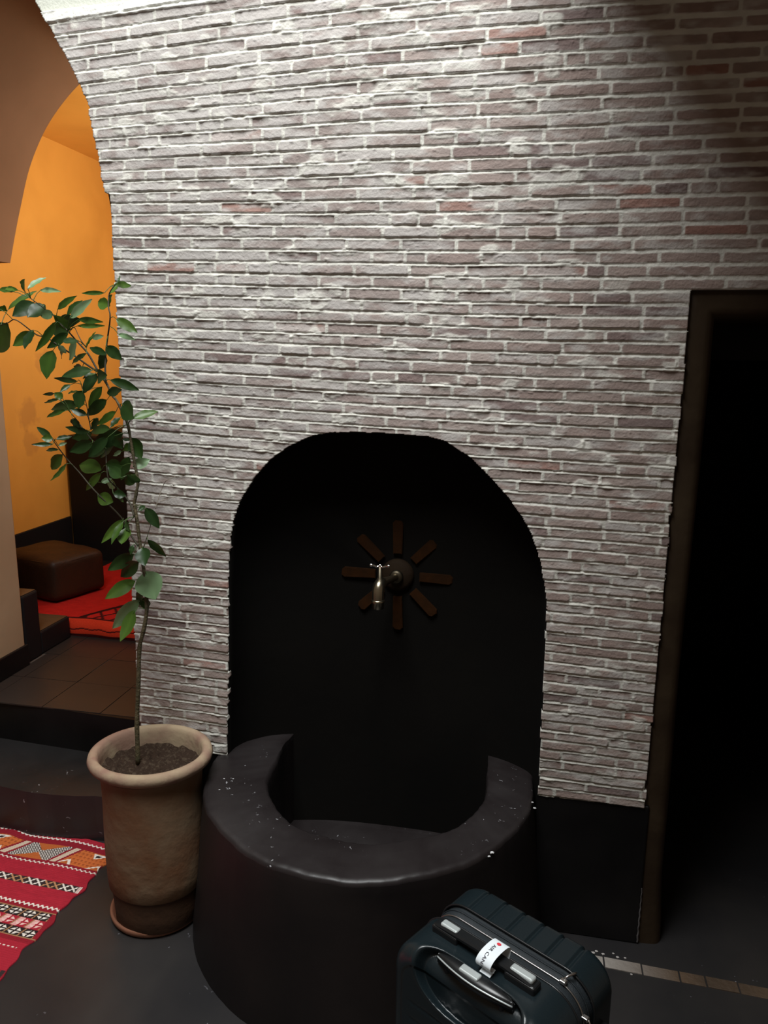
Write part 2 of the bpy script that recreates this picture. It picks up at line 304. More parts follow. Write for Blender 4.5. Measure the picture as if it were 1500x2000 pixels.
LEAVES=[[-1.022,-0.158,1.769,-1.026,-0.136,1.79,0.005,0],[-1.055,-0.14,1.745,-1.053,-0.101,1.774,0.012,1],[-1.036,-0.146,1.766,-1.013,-0.108,1.768,0.014,1],[-1.024,-0.217,1.741,-1.082,-0.22,1.741,0.008,1],[-1.067,-0.126,1.717,-1.106,-0.112,1.728,0.024,1],[-1.065,-0.13,1.717,-1.034,-0.165,1.742,0.018,1],[-1.181,-0.173,1.706,-1.11,-0.196,1.738,0.014,1],[-1.16,-0.166,1.693,-1.119,-0.159,1.729,0.016,0],[-1.118,-0.219,1.683,-1.04,-0.244,1.725,0.019,2],[-1.181,-0.192,1.692,-1.248,-0.155,1.694,0.018,2],[-1.266,-0.143,1.724,-1.309,-0.174,1.689,0.028,0],[-1.237,-0.14,1.718,-1.268,-0.173,1.686,0.033,0],[-1.235,-0.158,1.753,-1.155,-0.192,1.748,0.011,2],[-1.226,-0.22,1.751,-1.197,-0.186,1.782,0.014,2],[-1.249,-0.199,1.744,-1.229,-0.225,1.775,0.021,1],[-1.358,-0.122,1.709,-1.294,-0.088,1.759,0.015,1],[-1.31,-0.191,1.751,-1.305,-0.15,1.754,0.013,1],[-1.293,-0.166,1.753,-1.364,-0.15,1.756,0.014,1],[-1.327,-0.2,1.706,-1.334,-0.16,1.703,0.017,1],[-1.34,-0.151,1.67,-1.407,-0.109,1.6,0.052,1],[-1.282,-0.131,1.65,-1.333,-0.149,1.615,0.024,1],[-1.247,-0.184,1.655,-1.253,-0.214,1.608,0.023,0],[-1.104,-0.205,1.68,-1.015,-0.245,1.673,0.012,1],[-1.118,-0.19,1.665,-1.049,-0.181,1.666,0.009,1],[-0.995,-0.22,1.681,-0.95,-0.204,1.649,0.019,1],[-1.011,-0.186,1.646,-0.956,-0.203,1.632,0.01,2],[-1.131,-0.138,1.617,-1.1,-0.14,1.653,0.008,1],[-1.082,-0.188,1.636,-1.048,-0.19,1.642,0.011,2],[-1.165,-0.15,1.657,-1.182,-0.189,1.692,0.022,1],[-1.215,-0.122,1.676,-1.121,-0.165,1.682,0.025,0],[-1.168,-0.145,1.657,-1.245,-0.114,1.658,0.029,0],[-1.155,-0.218,1.674,-1.239,-0.192,1.602,0.018,1],[-1.15,-0.183,1.647,-1.216,-0.176,1.61,0.02,0],[-1.103,-0.219,1.63,-1.116,-0.26,1.624,0.017,0],[-1.117,-0.202,1.629,-1.165,-0.161,1.581,0.024,2],[-1.167,-0.2,1.619,-1.163,-0.177,1.598,0.012,2],[-1.203,-0.127,1.611,-1.237,-0.087,1.585,0.018,1],[-1.193,-0.186,1.605,-1.209,-0.199,1.535,0.043,1],[-1.057,-0.168,1.596,-1.118,-0.143,1.614,0.015,0],[-1.033,-0.209,1.617,-1.005,-0.187,1.584,0.021,0],[-1.076,-0.14,1.598,-1.116,-0.108,1.559,0.021,0],[-1.082,-0.216,1.598,-1.15,-0.176,1.574,0.011,0],[-1.073,-0.211,1.558,-1.148,-0.225,1.543,0.022,0],[-1.133,-0.159,1.558,-1.181,-0.121,1.565,0.017,0],[-1.132,-0.186,1.529,-1.222,-0.148,1.535,0.011,0],[-1.088,-0.165,1.548,-1.12,-0.182,1.5,0.025,0],[-1.079,-0.188,1.549,-1.096,-0.217,1.538,0.012,0],[-1.058,-0.212,1.539,-1.013,-0.244,1.549,0.027,0],[-1.061,-0.151,1.533,-1.007,-0.106,1.507,0.019,0],[-1.04,-0.204,1.503,-0.977,-0.244,1.514,0.018,0],[-1.103,-0.121,1.514,-1.148,-0.118,1.459,0.021,1],[-1.157,-0.179,1.52,-1.171,-0.203,1.503,0.01,0],[-1.216,-0.161,1.496,-1.271,-0.131,1.491,0.007,0],[-1.184,-0.174,1.485,-1.202,-0.181,1.499,0.016,1],[-1.169,-0.214,1.485,-1.235,-0.177,1.473,0.007,0],[-1.098,-0.217,1.508,-1.114,-0.217,1.463,0.032,0],[-1.166,-0.136,1.503,-1.171,-0.169,1.497,0.01,0],[-1.151,-0.147,1.466,-1.267,-0.106,1.453,0.023,0],[-1.07,-0.157,1.483,-1.149,-0.131,1.44,0.023,0],[-1.097,-0.209,1.447,-1.138,-0.215,1.462,0.014,0],[-1.157,-0.205,1.457,-1.234,-0.174,1.437,0.011,1],[-1.149,-0.191,1.436,-1.125,-0.195,1.413,0.013,0],[-1.185,-0.12,1.427,-1.209,-0.088,1.398,0.024,0],[-1.067,-0.122,1.451,-1.121,-0.127,1.415,0.018,1],[-1.089,-0.171,1.437,-1.125,-0.151,1.405,0.015,0],[-1.028,-0.172,1.44,-1.046,-0.191,1.416,0.014,0],[-1.015,-0.18,1.475,-0.968,-0.211,1.442,0.037,0],[-0.987,-0.182,1.439,-0.94,-0.138,1.457,0.018,1],[-1.259,-0.124,1.378,-1.309,-0.113,1.403,0.014,0],[-1.224,-0.17,1.38,-1.246,-0.185,1.382,0.017,1],[-1.197,-0.211,1.371,-1.242,-0.232,1.371,0.009,0],[-1.229,-0.142,1.348,-1.288,-0.109,1.341,0.008,0],[-1.204,-0.184,1.381,-1.176,-0.158,1.386,0.012,0],[-1.228,-0.143,1.359,-1.214,-0.125,1.365,0.007,2],[-1.21,-0.154,1.337,-1.262,-0.13,1.293,0.024,1],[-1.179,-0.184,1.318,-1.244,-0.165,1.268,0.012,1],[-1.106,-0.192,1.401,-1.17,-0.193,1.414,0.014,0],[-1.127,-0.143,1.395,-1.198,-0.126,1.377,0.022,0],[-1.045,-0.191,1.412,-1.126,-0.151,1.4,0.02,0],[-1.031,-0.155,1.399,-1.121,-0.148,1.37,0.033,0],[-1.035,-0.219,1.396,-1.097,-0.215,1.343,0.021,0],[-1.094,-0.195,1.377,-1.172,-0.179,1.349,0.025,0],[-1.071,-0.174,1.36,-1.142,-0.145,1.332,0.016,0],[-1.052,-0.155,1.38,-1.117,-0.128,1.33,0.025,0],[-1.039,-0.185,1.394,-1.026,-0.172,1.36,0.023,0],[-1.105,-0.146,1.299,-1.186,-0.117,1.308,0.031,1],[-1.082,-0.185,1.298,-1.149,-0.154,1.245,0.016,1],[-1.116,-0.133,1.263,-1.095,-0.116,1.272,0.012,2],[-1.092,-0.122,1.27,-1.124,-0.081,1.238,0.024,2],[-1.031,-0.168,1.316,-1.081,-0.166,1.316,0.026,0],[-1.017,-0.203,1.291,-1.069,-0.173,1.315,0.023,0],[-1.034,-0.126,1.334,-1.061,-0.128,1.272,0.027,0],[-1.041,-0.151,1.351,-1.078,-0.131,1.336,0.01,2],[-1.018,-0.147,1.383,-1.024,-0.177,1.384,0.008,0],[-1.02,-0.142,1.369,-1.045,-0.135,1.351,0.016,1],[-1.009,-0.153,1.387,-0.98,-0.161,1.335,0.033,0],[-1.007,-0.158,1.313,-0.972,-0.133,1.33,0.023,2],[-1.002,-0.156,1.296,-1.044,-0.136,1.261,0.025,0],[-0.958,-0.217,1.285,-0.975,-0.248,1.309,0.018,0],[-1.102,-0.176,1.235,-1.067,-0.162,1.218,0.028,1],[-1.044,-0.198,1.248,-1.018,-0.181,1.242,0.017,0],[-1.055,-0.157,1.251,-1.017,-0.198,1.227,0.015,0],[-1.034,-0.173,1.177,-1.087,-0.197,1.115,0.017,1],[-1.01,-0.215,1.181,-1.028,-0.248,1.129,0.015,1],[-1.021,-0.188,1.175,-0.993,-0.217,1.157,0.014,0],[-1.011,-0.201,1.161,-1.003,-0.242,1.128,0.029,1],[-0.971,-0.173,1.215,-0.985,-0.184,1.203,0.01,0],[-0.977,-0.159,1.207,-0.946,-0.151,1.152,0.022,0],[-0.956,-0.196,1.132,-0.926,-0.16,1.079,0.018,0],[-0.984,-0.22,1.122,-0.988,-0.228,1.099,0.01,0],[-0.999,-0.192,1.09,-1.072,-0.2,1.043,0.026,0],[-0.977,-0.208,1.074,-1.049,-0.179,1.021,0.029,0],[-0.98,-0.183,1.105,-0.952,-0.224,1.07,0.029,0],[-1.018,-0.159,1.007,-1.088,-0.195,0.964,0.029,1],[-0.984,-0.165,1.037,-0.951,-0.18,0.967,0.06,2],[-0.995,-0.162,0.986,-1.036,-0.121,0.921,0.022,0],[-0.989,-0.138,0.939,-1.02,-0.145,0.94,0.024,0],[-1.02,-0.139,0.947,-1.114,-0.126,0.854,0.032,2],[-1.012,-0.183,0.933,-1.04,-0.215,0.855,0.029,1]]
BRANCH={'trunk':[[-1.038,-0.165,0.476],[-1.036,-0.165,0.539],[-1.034,-0.165,0.601],[-1.025,-0.165,0.695],[-1.017,-0.165,0.787],[-1.012,-0.165,0.828],[-0.998,-0.165,0.874],[-0.987,-0.165,0.924],[-0.985,-0.165,0.968],[-0.986,-0.165,1.011],[-0.992,-0.165,1.075],[-0.996,-0.165,1.117],[-1.001,-0.165,1.18],[-1.005,-0.165,1.213],[-1.006,-0.165,1.217],[-0.997,-0.165,1.25],[-0.992,-0.165,1.277],[-0.999,-0.165,1.33],[-1.005,-0.165,1.377],[-1.011,-0.165,1.421],[-1.023,-0.165,1.452],[-1.038,-0.165,1.481],[-1.049,-0.165,1.495],[-1.064,-0.165,1.525],[-1.076,-0.165,1.543],[-1.085,-0.165,1.555]],'b1':[[-1.078,-0.177,1.555],[-1.11,-0.165,1.598],[-1.147,-0.153,1.629],[-1.155,-0.177,1.654],[-1.192,-0.165,1.679],[-1.209,-0.153,1.693],[-1.251,-0.177,1.732]],'b2':[[-1.081,-0.177,1.555],[-1.117,-0.165,1.572],[-1.157,-0.153,1.593],[-1.183,-0.177,1.617],[-1.224,-0.165,1.638],[-1.26,-0.153,1.644],[-1.296,-0.177,1.679],[-1.329,-0.165,1.673],[-1.363,-0.153,1.666]],'b3':[[-1.059,-0.177,1.528],[-1.064,-0.165,1.575],[-1.064,-0.153,1.621],[-1.036,-0.177,1.685],[-1.046,-0.165,1.714],[-1.048,-0.153,1.746],[-1.014,-0.177,1.766]],'b4':[[-1.106,-0.177,1.613],[-1.128,-0.165,1.632],[-1.149,-0.153,1.661]],'b5':[[-0.994,-0.177,1.108],[-1.025,-0.165,1.14],[-1.053,-0.153,1.177],[-1.11,-0.177,1.25],[-1.156,-0.165,1.292],[-1.197,-0.153,1.324],[-1.213,-0.177,1.369],[-1.232,-0.165,1.383]],'b6':[[-1.107,-0.177,1.38],[-1.141,-0.165,1.412],[-1.165,-0.153,1.432],[-1.162,-0.177,1.449]],'b7':[[-1.108,-0.177,1.407],[-1.12,-0.165,1.437],[-1.131,-0.153,1.467],[-1.129,-0.177,1.529]],'b8':[[-1.004,-0.177,1.425],[-1.005,-0.165,1.431],[-1.002,-0.153,1.436]],'b9':[[-0.982,-0.177,1.098],[-0.973,-0.165,1.134],[-0.966,-0.153,1.168]],'b10':[[-1.001,-0.177,1.185],[-1.02,-0.165,1.222],[-1.057,-0.153,1.253],[-1.067,-0.177,1.281],[-1.078,-0.165,1.316],[-1.088,-0.153,1.357],[-1.107,-0.177,1.38]],'tw':[[-0.94,-0.177,1.209],[-0.936,-0.165,1.237],[-0.929,-0.153,1.265],[-0.905,-0.177,1.285],[-0.885,-0.165,1.295]],'tw2':[[-0.927,-0.177,1.229],[-0.91,-0.165,1.235],[-0.888,-0.153,1.24]]}
# ---------------------------------------------------------------- rest of the building
def quadstrip(A,Bp): 
    n=len(A); return list(A)+list(Bp),[(i,i+1,n+i+1,n+i) for i in range(n-1)]
def resample(P,n):
    P=np.array(P,float); d=np.r_[0,np.cumsum(np.linalg.norm(np.diff(P,axis=0),axis=1))]; t=np.linspace(0,d[-1],n)
    return np.stack([np.interp(t,d,P[:,i]) for i in range(P.shape[1])],1)
def prism(bm,poly,z0,z1,bev=0):
    b=[bm.verts.new((x,y,z0)) for x,y in poly]; t=[bm.verts.new((x,y,z1)) for x,y in poly]; n=len(poly)
    f=bm.faces.new(t); bm.faces.new(b[::-1])
    for i in range(n): bm.faces.new((b[i],b[(i+1)%n],t[(i+1)%n],t[i]))
    if bev: bmesh.ops.bevel(bm,geom=list(f.edges),offset=bev,segments=4,affect='EDGES',profile=.5)
ST=dict(kind='structure')
mkbox('floor',-4,3,-3.4,2.4,-.1,0,mat=M['tad_floor'],**ST)
# masonry above and beside the brick face
mkbox('wall_back_upper',-4,3.2,.035,.69,2.735,4.95,mat=M['plaster_pale'],**ST)
mkbox('wall_back_right',.946,3.2,.0,.3,1.762,2.735,mat=M['brick'] if 0 else M['plaster_pale'],**ST)
mkbox('wall_right_of_door',1.27,3.2,.0,.3,0,1.762,mat=M['plaster_pale'],**ST)
mkbox('ceiling',-.10,3.2,-2.8,-.02,2.70,2.90,bev=.01,mat=M['plaster_pale'],**ST)
# niche lining
nb=resample([(-.842,.08),(-.842,.25)]+NICHE+[(.064,.25),(.064,.08)],200)
S_=[1.012,1.0,.997,.99,.98,.965,.945,.92,.89,.85,.8,.74,.66,.56,.45,.33,.2,.08,.04]
vs=[];fs=[]
for s in S_:
    e=min(abs(s),1.0); y=.2*(1-e**2.6)**(1/2.6) if e<1 else .004
    for u,z in nb:
        zc=.93
        cu=-.388; uu=cu+(u-cu)*s; zz=zc+(z-zc)*s if z>zc else z
        yy=y+.0035*math.sin(u*17+z*9)*min(1,(1-e)*8)*min(1,e*2)*(1 if e>.1 else 0)
        vs.append((uu,yy,zz))
n=len(nb)
for j in range(len(S_)-1):
    for i in range(n-1): fs.append((j*n+i,j*n+i+1,(j+1)*n+i+1,(j+1)*n+i))
nl_=mesh('niche_lining',vs,fs,parent=wall,mat=M['tad_niche'],smooth=True)
bm=bmesh.new(); bm.from_mesh(nl_.data); q_=[bm.verts.new(p) for p in ((-.43,.2003,.07),(-.34,.2003,.07),(-.34,.2003,1.0),(-.43,.2003,1.0))]; bm.faces.new(q_); bmesh.ops.remove_doubles(bm,verts=bm.verts,dist=.0008); bm.to_mesh(nl_.data); bm.free(); nl_.data.polygons.foreach_set('use_smooth',[True]*len(nl_.data.polygons))
# black plinth under the bricks, with a chipped corner by the door
bm=bmesh.new(); box(bm,-1.118,-.842,0.0,.4,0,.428,.004); box(bm,.064,.360,0.0,.4,0,.426,.006,3); bmo('baseboard_back',bm,mat=M['tad'],**ST)
bm=bmesh.new(); pp=[]
for i in range(26):
    z=.006+i*.0068; pp.append((.3584+.0008*math.sin(i*1.7),.0014,z))
tube(bm,pp,[.0010+.0022*float(vnoise(np.array([i*.35]),np.array([3.3]),77)[0])*(1 if i<16 else .4) for i in range(26)],8)
bmo('edge_chip',bm,parent=bpy.data.objects['baseboard_back'],mat=mat('chipped_grey_edge',(.11,.10,.10),.8))
# door surround: a rounded plaster band running up the jamb and over the opening
prof=[(-.012,.030),(-.001,.010),(.003,.007),(.02,.008),(.040,.010),(.052,.015),(.060,.025),(.065,.040),(.068,.065),(.069,.12),(.069,.30)]
path=[('L',0.0),('L',.2),('L',.42),('L',.8),('L',1.2),('L',1.55),('T',0),('T',.2),('T',.5),('T',.8),('TR',0),('R',1.2),('R',.6),('R',0.0)]
vs=[]
U0,U1,ZT=.346,1.28,1.762
for o,y in prof:
    for k,t in path:
        wv=.0025*math.sin(t*11+o*40)
        if k=='L': vs.append((U0+o+wv+(.015*max(0,1-t/.5)**2 if o>=0 else .0),y,t))
        elif k=='T': vs.append((U0+o+(U1-U0-2*o)*t,y,ZT-o+wv*(1 if t else 0)))
        elif k=='TR': vs.append((U1-o,y,ZT-o))
        else: vs.append((U1-o,y,t))
n=len(path); fs=[(j*n+i,j*n+i+1,(j+1)*n+i+1,(j+1)*n+i) for j in range(len(prof)-1) for i in range(n-1)]
ds=mesh('trim_1',vs,fs,mat=M['surround'],smooth=True,**ST)
mkbox('trim_2',.40,1.24,.27,.33,1.60,1.70,mat=M['void'],bev=.004,**ST)
# dark room behind the doorway
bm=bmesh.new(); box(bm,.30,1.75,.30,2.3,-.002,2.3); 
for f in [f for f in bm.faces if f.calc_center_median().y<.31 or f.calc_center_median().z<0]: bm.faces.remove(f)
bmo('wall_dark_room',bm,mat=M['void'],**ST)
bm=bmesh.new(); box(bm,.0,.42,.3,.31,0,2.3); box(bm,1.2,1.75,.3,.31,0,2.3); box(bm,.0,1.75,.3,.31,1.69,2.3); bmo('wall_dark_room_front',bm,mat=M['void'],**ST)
# passage jamb, vault, left pier
mesh('wall_passage_right',[(-1.119,.0,0),(-1.119,.69,0),(-1.119,.69,1.93),(-1.119,.0,1.93)],[(0,1,2,3)],mat=M['vault'],**ST)
af=ARCHF+[(-3.07-a,b) for a,b in ARCHF[-2::-1]]; ab_=[(-3.07-a,b) for a,b in ARCHB]+ARCHB[-2::-1]
af=resample(spline([(a,b,0) for a,b in af],6),70); ab_=resample(spline([(a,b,0) for a,b in ab_],6),70)
vs=[];K=12
for j in range(K+1):
    t=j/K
    for p,q in zip(af,ab_):
        s=t*t*(3-2*t)*.3+t*.7
        vs.append((p[0]*(1-s)+q[0]*s,.012+t*.69,p[1]*(1-s)+q[1]*s))
fs=[(j*70+i,j*70+i+1,(j+1)*70+i+1,(j+1)*70+i) for j in range(K) for i in range(69)]
mesh('ceiling_vault',vs,fs,mat=M['vault'],smooth=True,**ST)
mkbox('wall_left',-4,-2.02,.0,.69,0,2.735,bev=.006,mat=M['beige'],**ST)
mkbox('trim_3',-2.06,-1.951,.012,.69,1.925,2.0,bev=.006,mat=M['vault'],**ST)
mkbox('baseboard_left',-2.03,-2.011,.36,.70,.32,.412,bev=.004,mat=M['tad'],**ST)
# wall above the inner arch, facing the orange room
top=[(p[0],.70,p[1]) for p in ab_]; up=[(p[0],.70,2.74) for p in ab_]; v,f=quadstrip(top,up)
k=len(v); v+=[(-2.02,.70,1.925),(-1.95,.70,1.925),(-1.95,.70,2.74),(-2.02,.70,2.74),(-1.12,.70,0),(-.6,.70,0),(-.6,.70,2.74),(-1.12,.70,2.74)]; f+=[(k,k+1,k+2,k+3),(k+4,k+5,k+6,k+7)]
mesh('wall_arch_back',v,f,mat=M['orange'],**ST)
# orange room
bm=bmesh.new(); box(bm,-2.655,-.6,.705,3.3,.318,2.735)
for f_ in [f_ for f_ in bm.faces if f_.calc_center_median().y<.71 or f_.calc_center_median().z<.32 or f_.calc_center_median().z>2.7]: bm.faces.remove(f_)
bmo('wall_orange_room',bm,mat=M['orange'],**ST)
mkbox('ceiling_orange_room',-2.7,-.5,.705,3.4,2.735,2.80,mat=M['orange'],**ST)
mkbox('baseboard_orange_room',-2.66,-2.642,.705,2.0,.32,.655,bev=.003,mat=M['bench'],**ST)
mkbox('trim_4',-2.645,-1.0,2.0,2.6,.32,1.133,bev=.012,mat=M['bench'],**ST)
# steps
front1=[(-2.02,.10),(-1.9,.098),(-1.8,.094),(-1.703,.090),(-1.595,.079),(-1.504,.081),(-1.416,.091),(-1.359,.104),(-1.25,.112),(-1.12,.118)]
bm=bmesh.new(); prism(bm,front1+[(-1.12,.5),(-2.02,.5)],0,.165,.012); bmo('step_lower',bm,mat=M['step'],smooth=False,**ST)
front2=[(-2.02,.382),(-1.907,.378),(-1.76,.369),(-1.619,.361),(-1.48,.352),(-1.347,.347),(-1.12,.335)]
bm=bmesh.new(); prism(bm,front2+[(-1.12,.70),(-2.02,.70)],.16,.3185,.010); bmo('step_upper',bm,mat=M['tad'],**ST)
mkbox('floor_orange_room',-2.66,-.55,.69,3.35,.22,.3185,mat=M['grout'],**ST)
bm=bmesh.new()
for i in range(9):
    for j in range(9):
        x0=-2.66+i*.235+.002*math.sin(j*3.3); y0=.352+.04*0+j*.235
        x1=x0+.232; y1=y0+.232; y0c=y0+ (.012 if j==0 else 0)
        lim=-2.018 if y0<.6 else -2.655
        if x1<=lim+.01: continue
        x0=max(x0,lim)
        if x0>-1.125 and y0<.65: continue
        if y0<.69: x1=min(x1,-1.121)
        if x1-x0<.01: continue
        zz=.3205+.0006*math.sin(i*2.3+j*1.7)
        box(bm,x0,x1,y0c,y1,.316,zz)
bmo('floor_tiles',bm,mat=M['tile'],**ST)
# black built-in bench ends behind the pier and the low platform
bb=thing('built_in_bench',(-2.2,.87,.32),0,'black plastered built-in bench end with a raised arm behind the beige pier','bench')
bm=bmesh.new(); box(bm,-.38,.172,-.165,-.062,0,.292,.008); box(bm,-.3,.170,-.062,.148,0,.103,.008); bmo('body',bm,parent=bb,mat=M['bench'])
bm=bmesh.new(); box(bm,-.37,.165,-.158,-.068,.2925,.2955,.001); box(bm,-.29,.163,-.055,.141,.1035,.1065,.001); bmo('top',bm,parent=bb,mat=M['benchtop'])['label']='bench top coloured brown by painted warm light'
pl=mkbox('platform',-2.46,-1.0,1.06,1.98,.32,.405,bev=.006,mat=M['bench'])
tag(pl,'low black platform in the orange room, covered by the bright red rug','platform')
# stone strip let into the floor in front of the doorway
bm=bmesh.new(); me_cols=[]
xs=[.20,.262,.36,.455,.52,.60,.69,.80,.93,1.1]
for i in range(len(xs)-1):
    y=-.066-.055*(xs[i]-.2)*.9; y2=-.066-.055*(xs[i+1]-.2)*.9
    poly=[(xs[i]+.002,y-.036),(xs[i+1]-.002,y2-.036),(xs[i+1]-.002,y2),(xs[i]+.002,y)]
    prism(bm,poly,-.01,.0025+.0008*math.sin(i*2.1),.0015)
st=bmo('trim_5',bm,mat=M['stone'],**ST); a=st.data.color_attributes.new('paint','FLOAT_COLOR','POINT')
for v_ in st.data.vertices:
    x=v_.co.x; t=max(0,min(1,(.44-x)/.2)); q=.5+.5*math.sin(x*57); p=.5+.5*math.sin(x*31+2)
    c=np.array([.10,.062,.036])*(1-t)+np.array([.34,.31,.28])*t; c=c*(.7+.5*q)*(1-.25*p); a.data[v_.index].color=(*c,1)
# crumbs of loose plaster by the strip and step
bm=bmesh.new()
for (x,y,s) in [(.245,-.052,.004),(.262,-.058,.004),(.29,-.05,.003),(.30,-.062,.004),(.235,-.06,.005),(.33,-.115,.003),(.32,-.06,.003)]:
    r=bmesh.ops.create_icosphere(bm,subdivisions=1,radius=s); bmesh.ops.scale(bm,vec=(1.3,.9,.5),verts=r['verts']); bmesh.ops.translate(bm,vec=(x,y,s*.4),verts=r['verts'])
tag(bmo('plaster_crumbs',bm,mat=mat('plaster_crumb',(.45,.42,.40),.9)),'pale crumbs of plaster scattered on the floor beside the door strip','crumbs',kind='stuff')
# ---------------------------------------------------------------- fountain basin
C0=(-.41,-.005)
def outer(r):
    P=[(C0[0]+r,.17),(C0[0]+r,.08)]+[(C0[0]+r*math.cos(a),C0[1]-r*math.sin(a)) for a in np.linspace(0,math.pi,60)]+[(C0[0]-r,.08),(C0[0]-r,.17)]
    return resample(P,140)
def inner(r):
    P=[(-.085,.20),(-.075,.13)]+[(-.385+r*math.cos(a),-.010-r*math.sin(a)) for a in np.linspace(.05,math.pi-.05,60)]+[(-.702,.10),(-.690,.20)]
    return resample(P,140)
def lump(i,s): return .0030*math.sin(i*.11+s)+.0016*math.sin(i*.29+2*s)+.0007*math.sin(i*.83+s*3)+.0006*math.sin(i*1.9+s)
prof=[('o',.505,-.01),('o',.503,.03),('o',.494,.10),('o',.485,.18),('o',.477,.27),('o',.469,.35),('o',.463,.40),('o',.4605,.421),('o',.4585,.428),('o',.454,.432),('o',.443,.4335),('m',.66,.433),('m',.33,.433),('i',.317,.432),('i',.310,.428),('i',.306,.415),('i',.303,.38),('i',.300,.30),('i',.298,.20),('i',.296,.12)]
oo=outer(.443); ii=inner(.317); vs=[]
for j,(k,a_,z) in enumerate(prof):
    if k=='o': P=outer(a_)
    elif k=='i': P=inner(a_)
    else: P=oo*a_+ii*(1-a_)
    top=1 if z>.40 else .3
    for i,(x,y) in enumerate(P):
        c=np.array([x-C0[0],y]); c=c/np.linalg.norm(c); rad=lump(i,1.3 if k!='i' else 4)*(1 if .41<z else .4)
        vs.append((x+c[0]*rad,y+c[1]*rad*(1 if y<0 else 0),z+top*.8*lump(i,2.2)*(1 if z>.4 else 0)))
n=140; fs=[(j*n+i,j*n+i+1,(j+1)*n+i+1,(j+1)*n+i) for j in range(len(prof)-1) for i in range(n-1)]
bs=thing('fountain_basin',(-.41,-.2,0),0,'curved waist-low black plaster basin with a thick worn rim under the wall tap','basin')
def rel(vs,o): return [(x-o.location.x,y-o.location.y,z-o.location.z) for x,y,z in vs]
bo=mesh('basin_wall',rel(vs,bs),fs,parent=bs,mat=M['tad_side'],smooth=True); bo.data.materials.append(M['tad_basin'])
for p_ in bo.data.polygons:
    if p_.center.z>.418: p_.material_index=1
fl=[(x,y,.131+.002*math.sin(x*30)) for x,y in inner(.305)]
fl=fl[2:-2]+[(-.72,.205,.131),(-.05,.205,.131)]
bm=bmesh.new(); f_=bm.faces.new([bm.verts.new(p) for p in rel(fl,bs)]); f_.normal_update()
if f_.normal.z<0: f_.normal_flip()
bmesh.ops.triangulate(bm,faces=[f_]); bmo('basin_floor',bm,parent=bs,mat=M['tad_basin'])
# pale chips on the rim
MCH=mat('pale_chip',(.6,.6,.6),.8)
for (x,y,z,s) in [(-.046,-.283,.427,.006),(-.052,-.292,.422,.004),(.056,-.078,.430,.004),(.05,-.055,.432,.003),(-.80,-.125,.434,.003),(-.775,-.12,.434,.0025),(-.79,-.18,.434,.003),(-.745,-.26,.433,.002)]:
    bm=bmesh.new(); r=bmesh.ops.create_icosphere(bm,subdivisions=1,radius=s); bmesh.ops.scale(bm,vec=(1.2,.8,.45),verts=r['verts']); bmesh.ops.translate(bm,vec=(x+.41,y+.2,z),verts=r['verts']); bmo('rim_chip',bm,parent=bs,mat=MCH)
# ---------------------------------------------------------------- star ornament and tap
SX,SZ,SY=-.371,.966,.197
so=thing('star_ornament',(SX,SY,SZ),0,'eight-rayed brown star of inlaid tiles on the back of the black niche','ornament')
lens=[.165,.152,.163,.160,.168,.155,.168,.160]; angs=[90,43,0,-45,-90,-135,180,135]
for k in range(8):
    bm=bmesh.new(); L=lens[k]; hw=.0155
    pts=[(.066,-hw*.85),(L-.008,-hw),(L,-hw*.6),(L+.002,hw*.5),(L-.006,hw),(.066,hw*.85)]
    a=R(angs[k]+1.5*math.sin(k*2.1)); ca,sa=math.cos(a),math.sin(a)
    f0=[bm.verts.new((p*ca-q*sa,-.0095,p*sa+q*ca)) for p,q in pts]; f1=[bm.verts.new((p*ca-q*sa,.004,p*sa+q*ca)) for p,q in pts]
    ff=bm.faces.new(f0); bm.faces.new(f1[::-1])
    for i in range(6): bm.faces.new((f0[i],f0[(i+1)%6],f1[(i+1)%6],f1[i]))
    bmesh.ops.bevel(bm,geom=list(ff.edges),offset=.002,segments=2,affect='EDGES'); bmo('ray',bm,parent=so,mat=M['ray'])
bm=bmesh.new(); lathe(bm,[(0,.022),(.018,.022),(.026,.019),(.038,.016),(.046,.010),(.049,.004),(.049,-.004)],40); bmesh.ops.rotate(bm,cent=(0,0,0),matrix=Matrix.Rotation(R(90),3,'X'),verts=bm.verts); bmo('boss',bm,parent=so,mat=M['boss'],smooth=True)
tp=thing('brass_tap',(SX,SY-.02,SZ),0,'tarnished brass garden tap sticking out of the star in the niche','tap')
e=(-.026,-.125,.012)
pipe=spline([(0,0.0,0),(e[0]*.35,e[1]*.35,e[2]*.3),(e[0]*.75,e[1]*.75,e[2]*.8),(e[0]*.95,e[1]*.96,e[2]*.9),(e[0]*1.04,e[1]*1.06,e[2]-.012),(e[0]*1.06,e[1]*1.08,e[2]-.044)],7)
bm=bmesh.new(); tube(bm,pipe,[.0105+.0062*sstep(8,20,i) for i in range(len(pipe))],20); bmo('spout',bm,parent=tp,mat=M['brass'],smooth=True)
end=pipe[-1]
bm=bmesh.new(); lathe(bm,[(.0,.003),(.0170,.003),(.0190,0),(.0190,-.004),(.0172,-.006),(.0172,-.022),(.0135,-.024),(.011,-.018),(0,-.016)],28,end[0],end[1]); bmesh.ops.translate(bm,vec=(0,0,end[2]),verts=bm.verts); bmo('nozzle',bm,parent=tp,mat=M['brass'],smooth=True)
hx,hy,hz=pipe[int(len(pipe)*.62)]
bm=bmesh.new(); lathe(bm,[(.011,-.004),(.0125,.004),(.0125,.012),(.0085,.014),(.0085,.019),(.006,.021),(.005,.054),(0,.054)],20,hx,hy); bmesh.ops.translate(bm,vec=(0,0,hz),verts=bm.verts); bmo('valve_stem',bm,parent=tp,mat=mat('shaded_brass',(.12,.10,.07),.45,metal=1),smooth=True)  # stem is unlit: its shade is put into a darker metal colour
bm=bmesh.new()
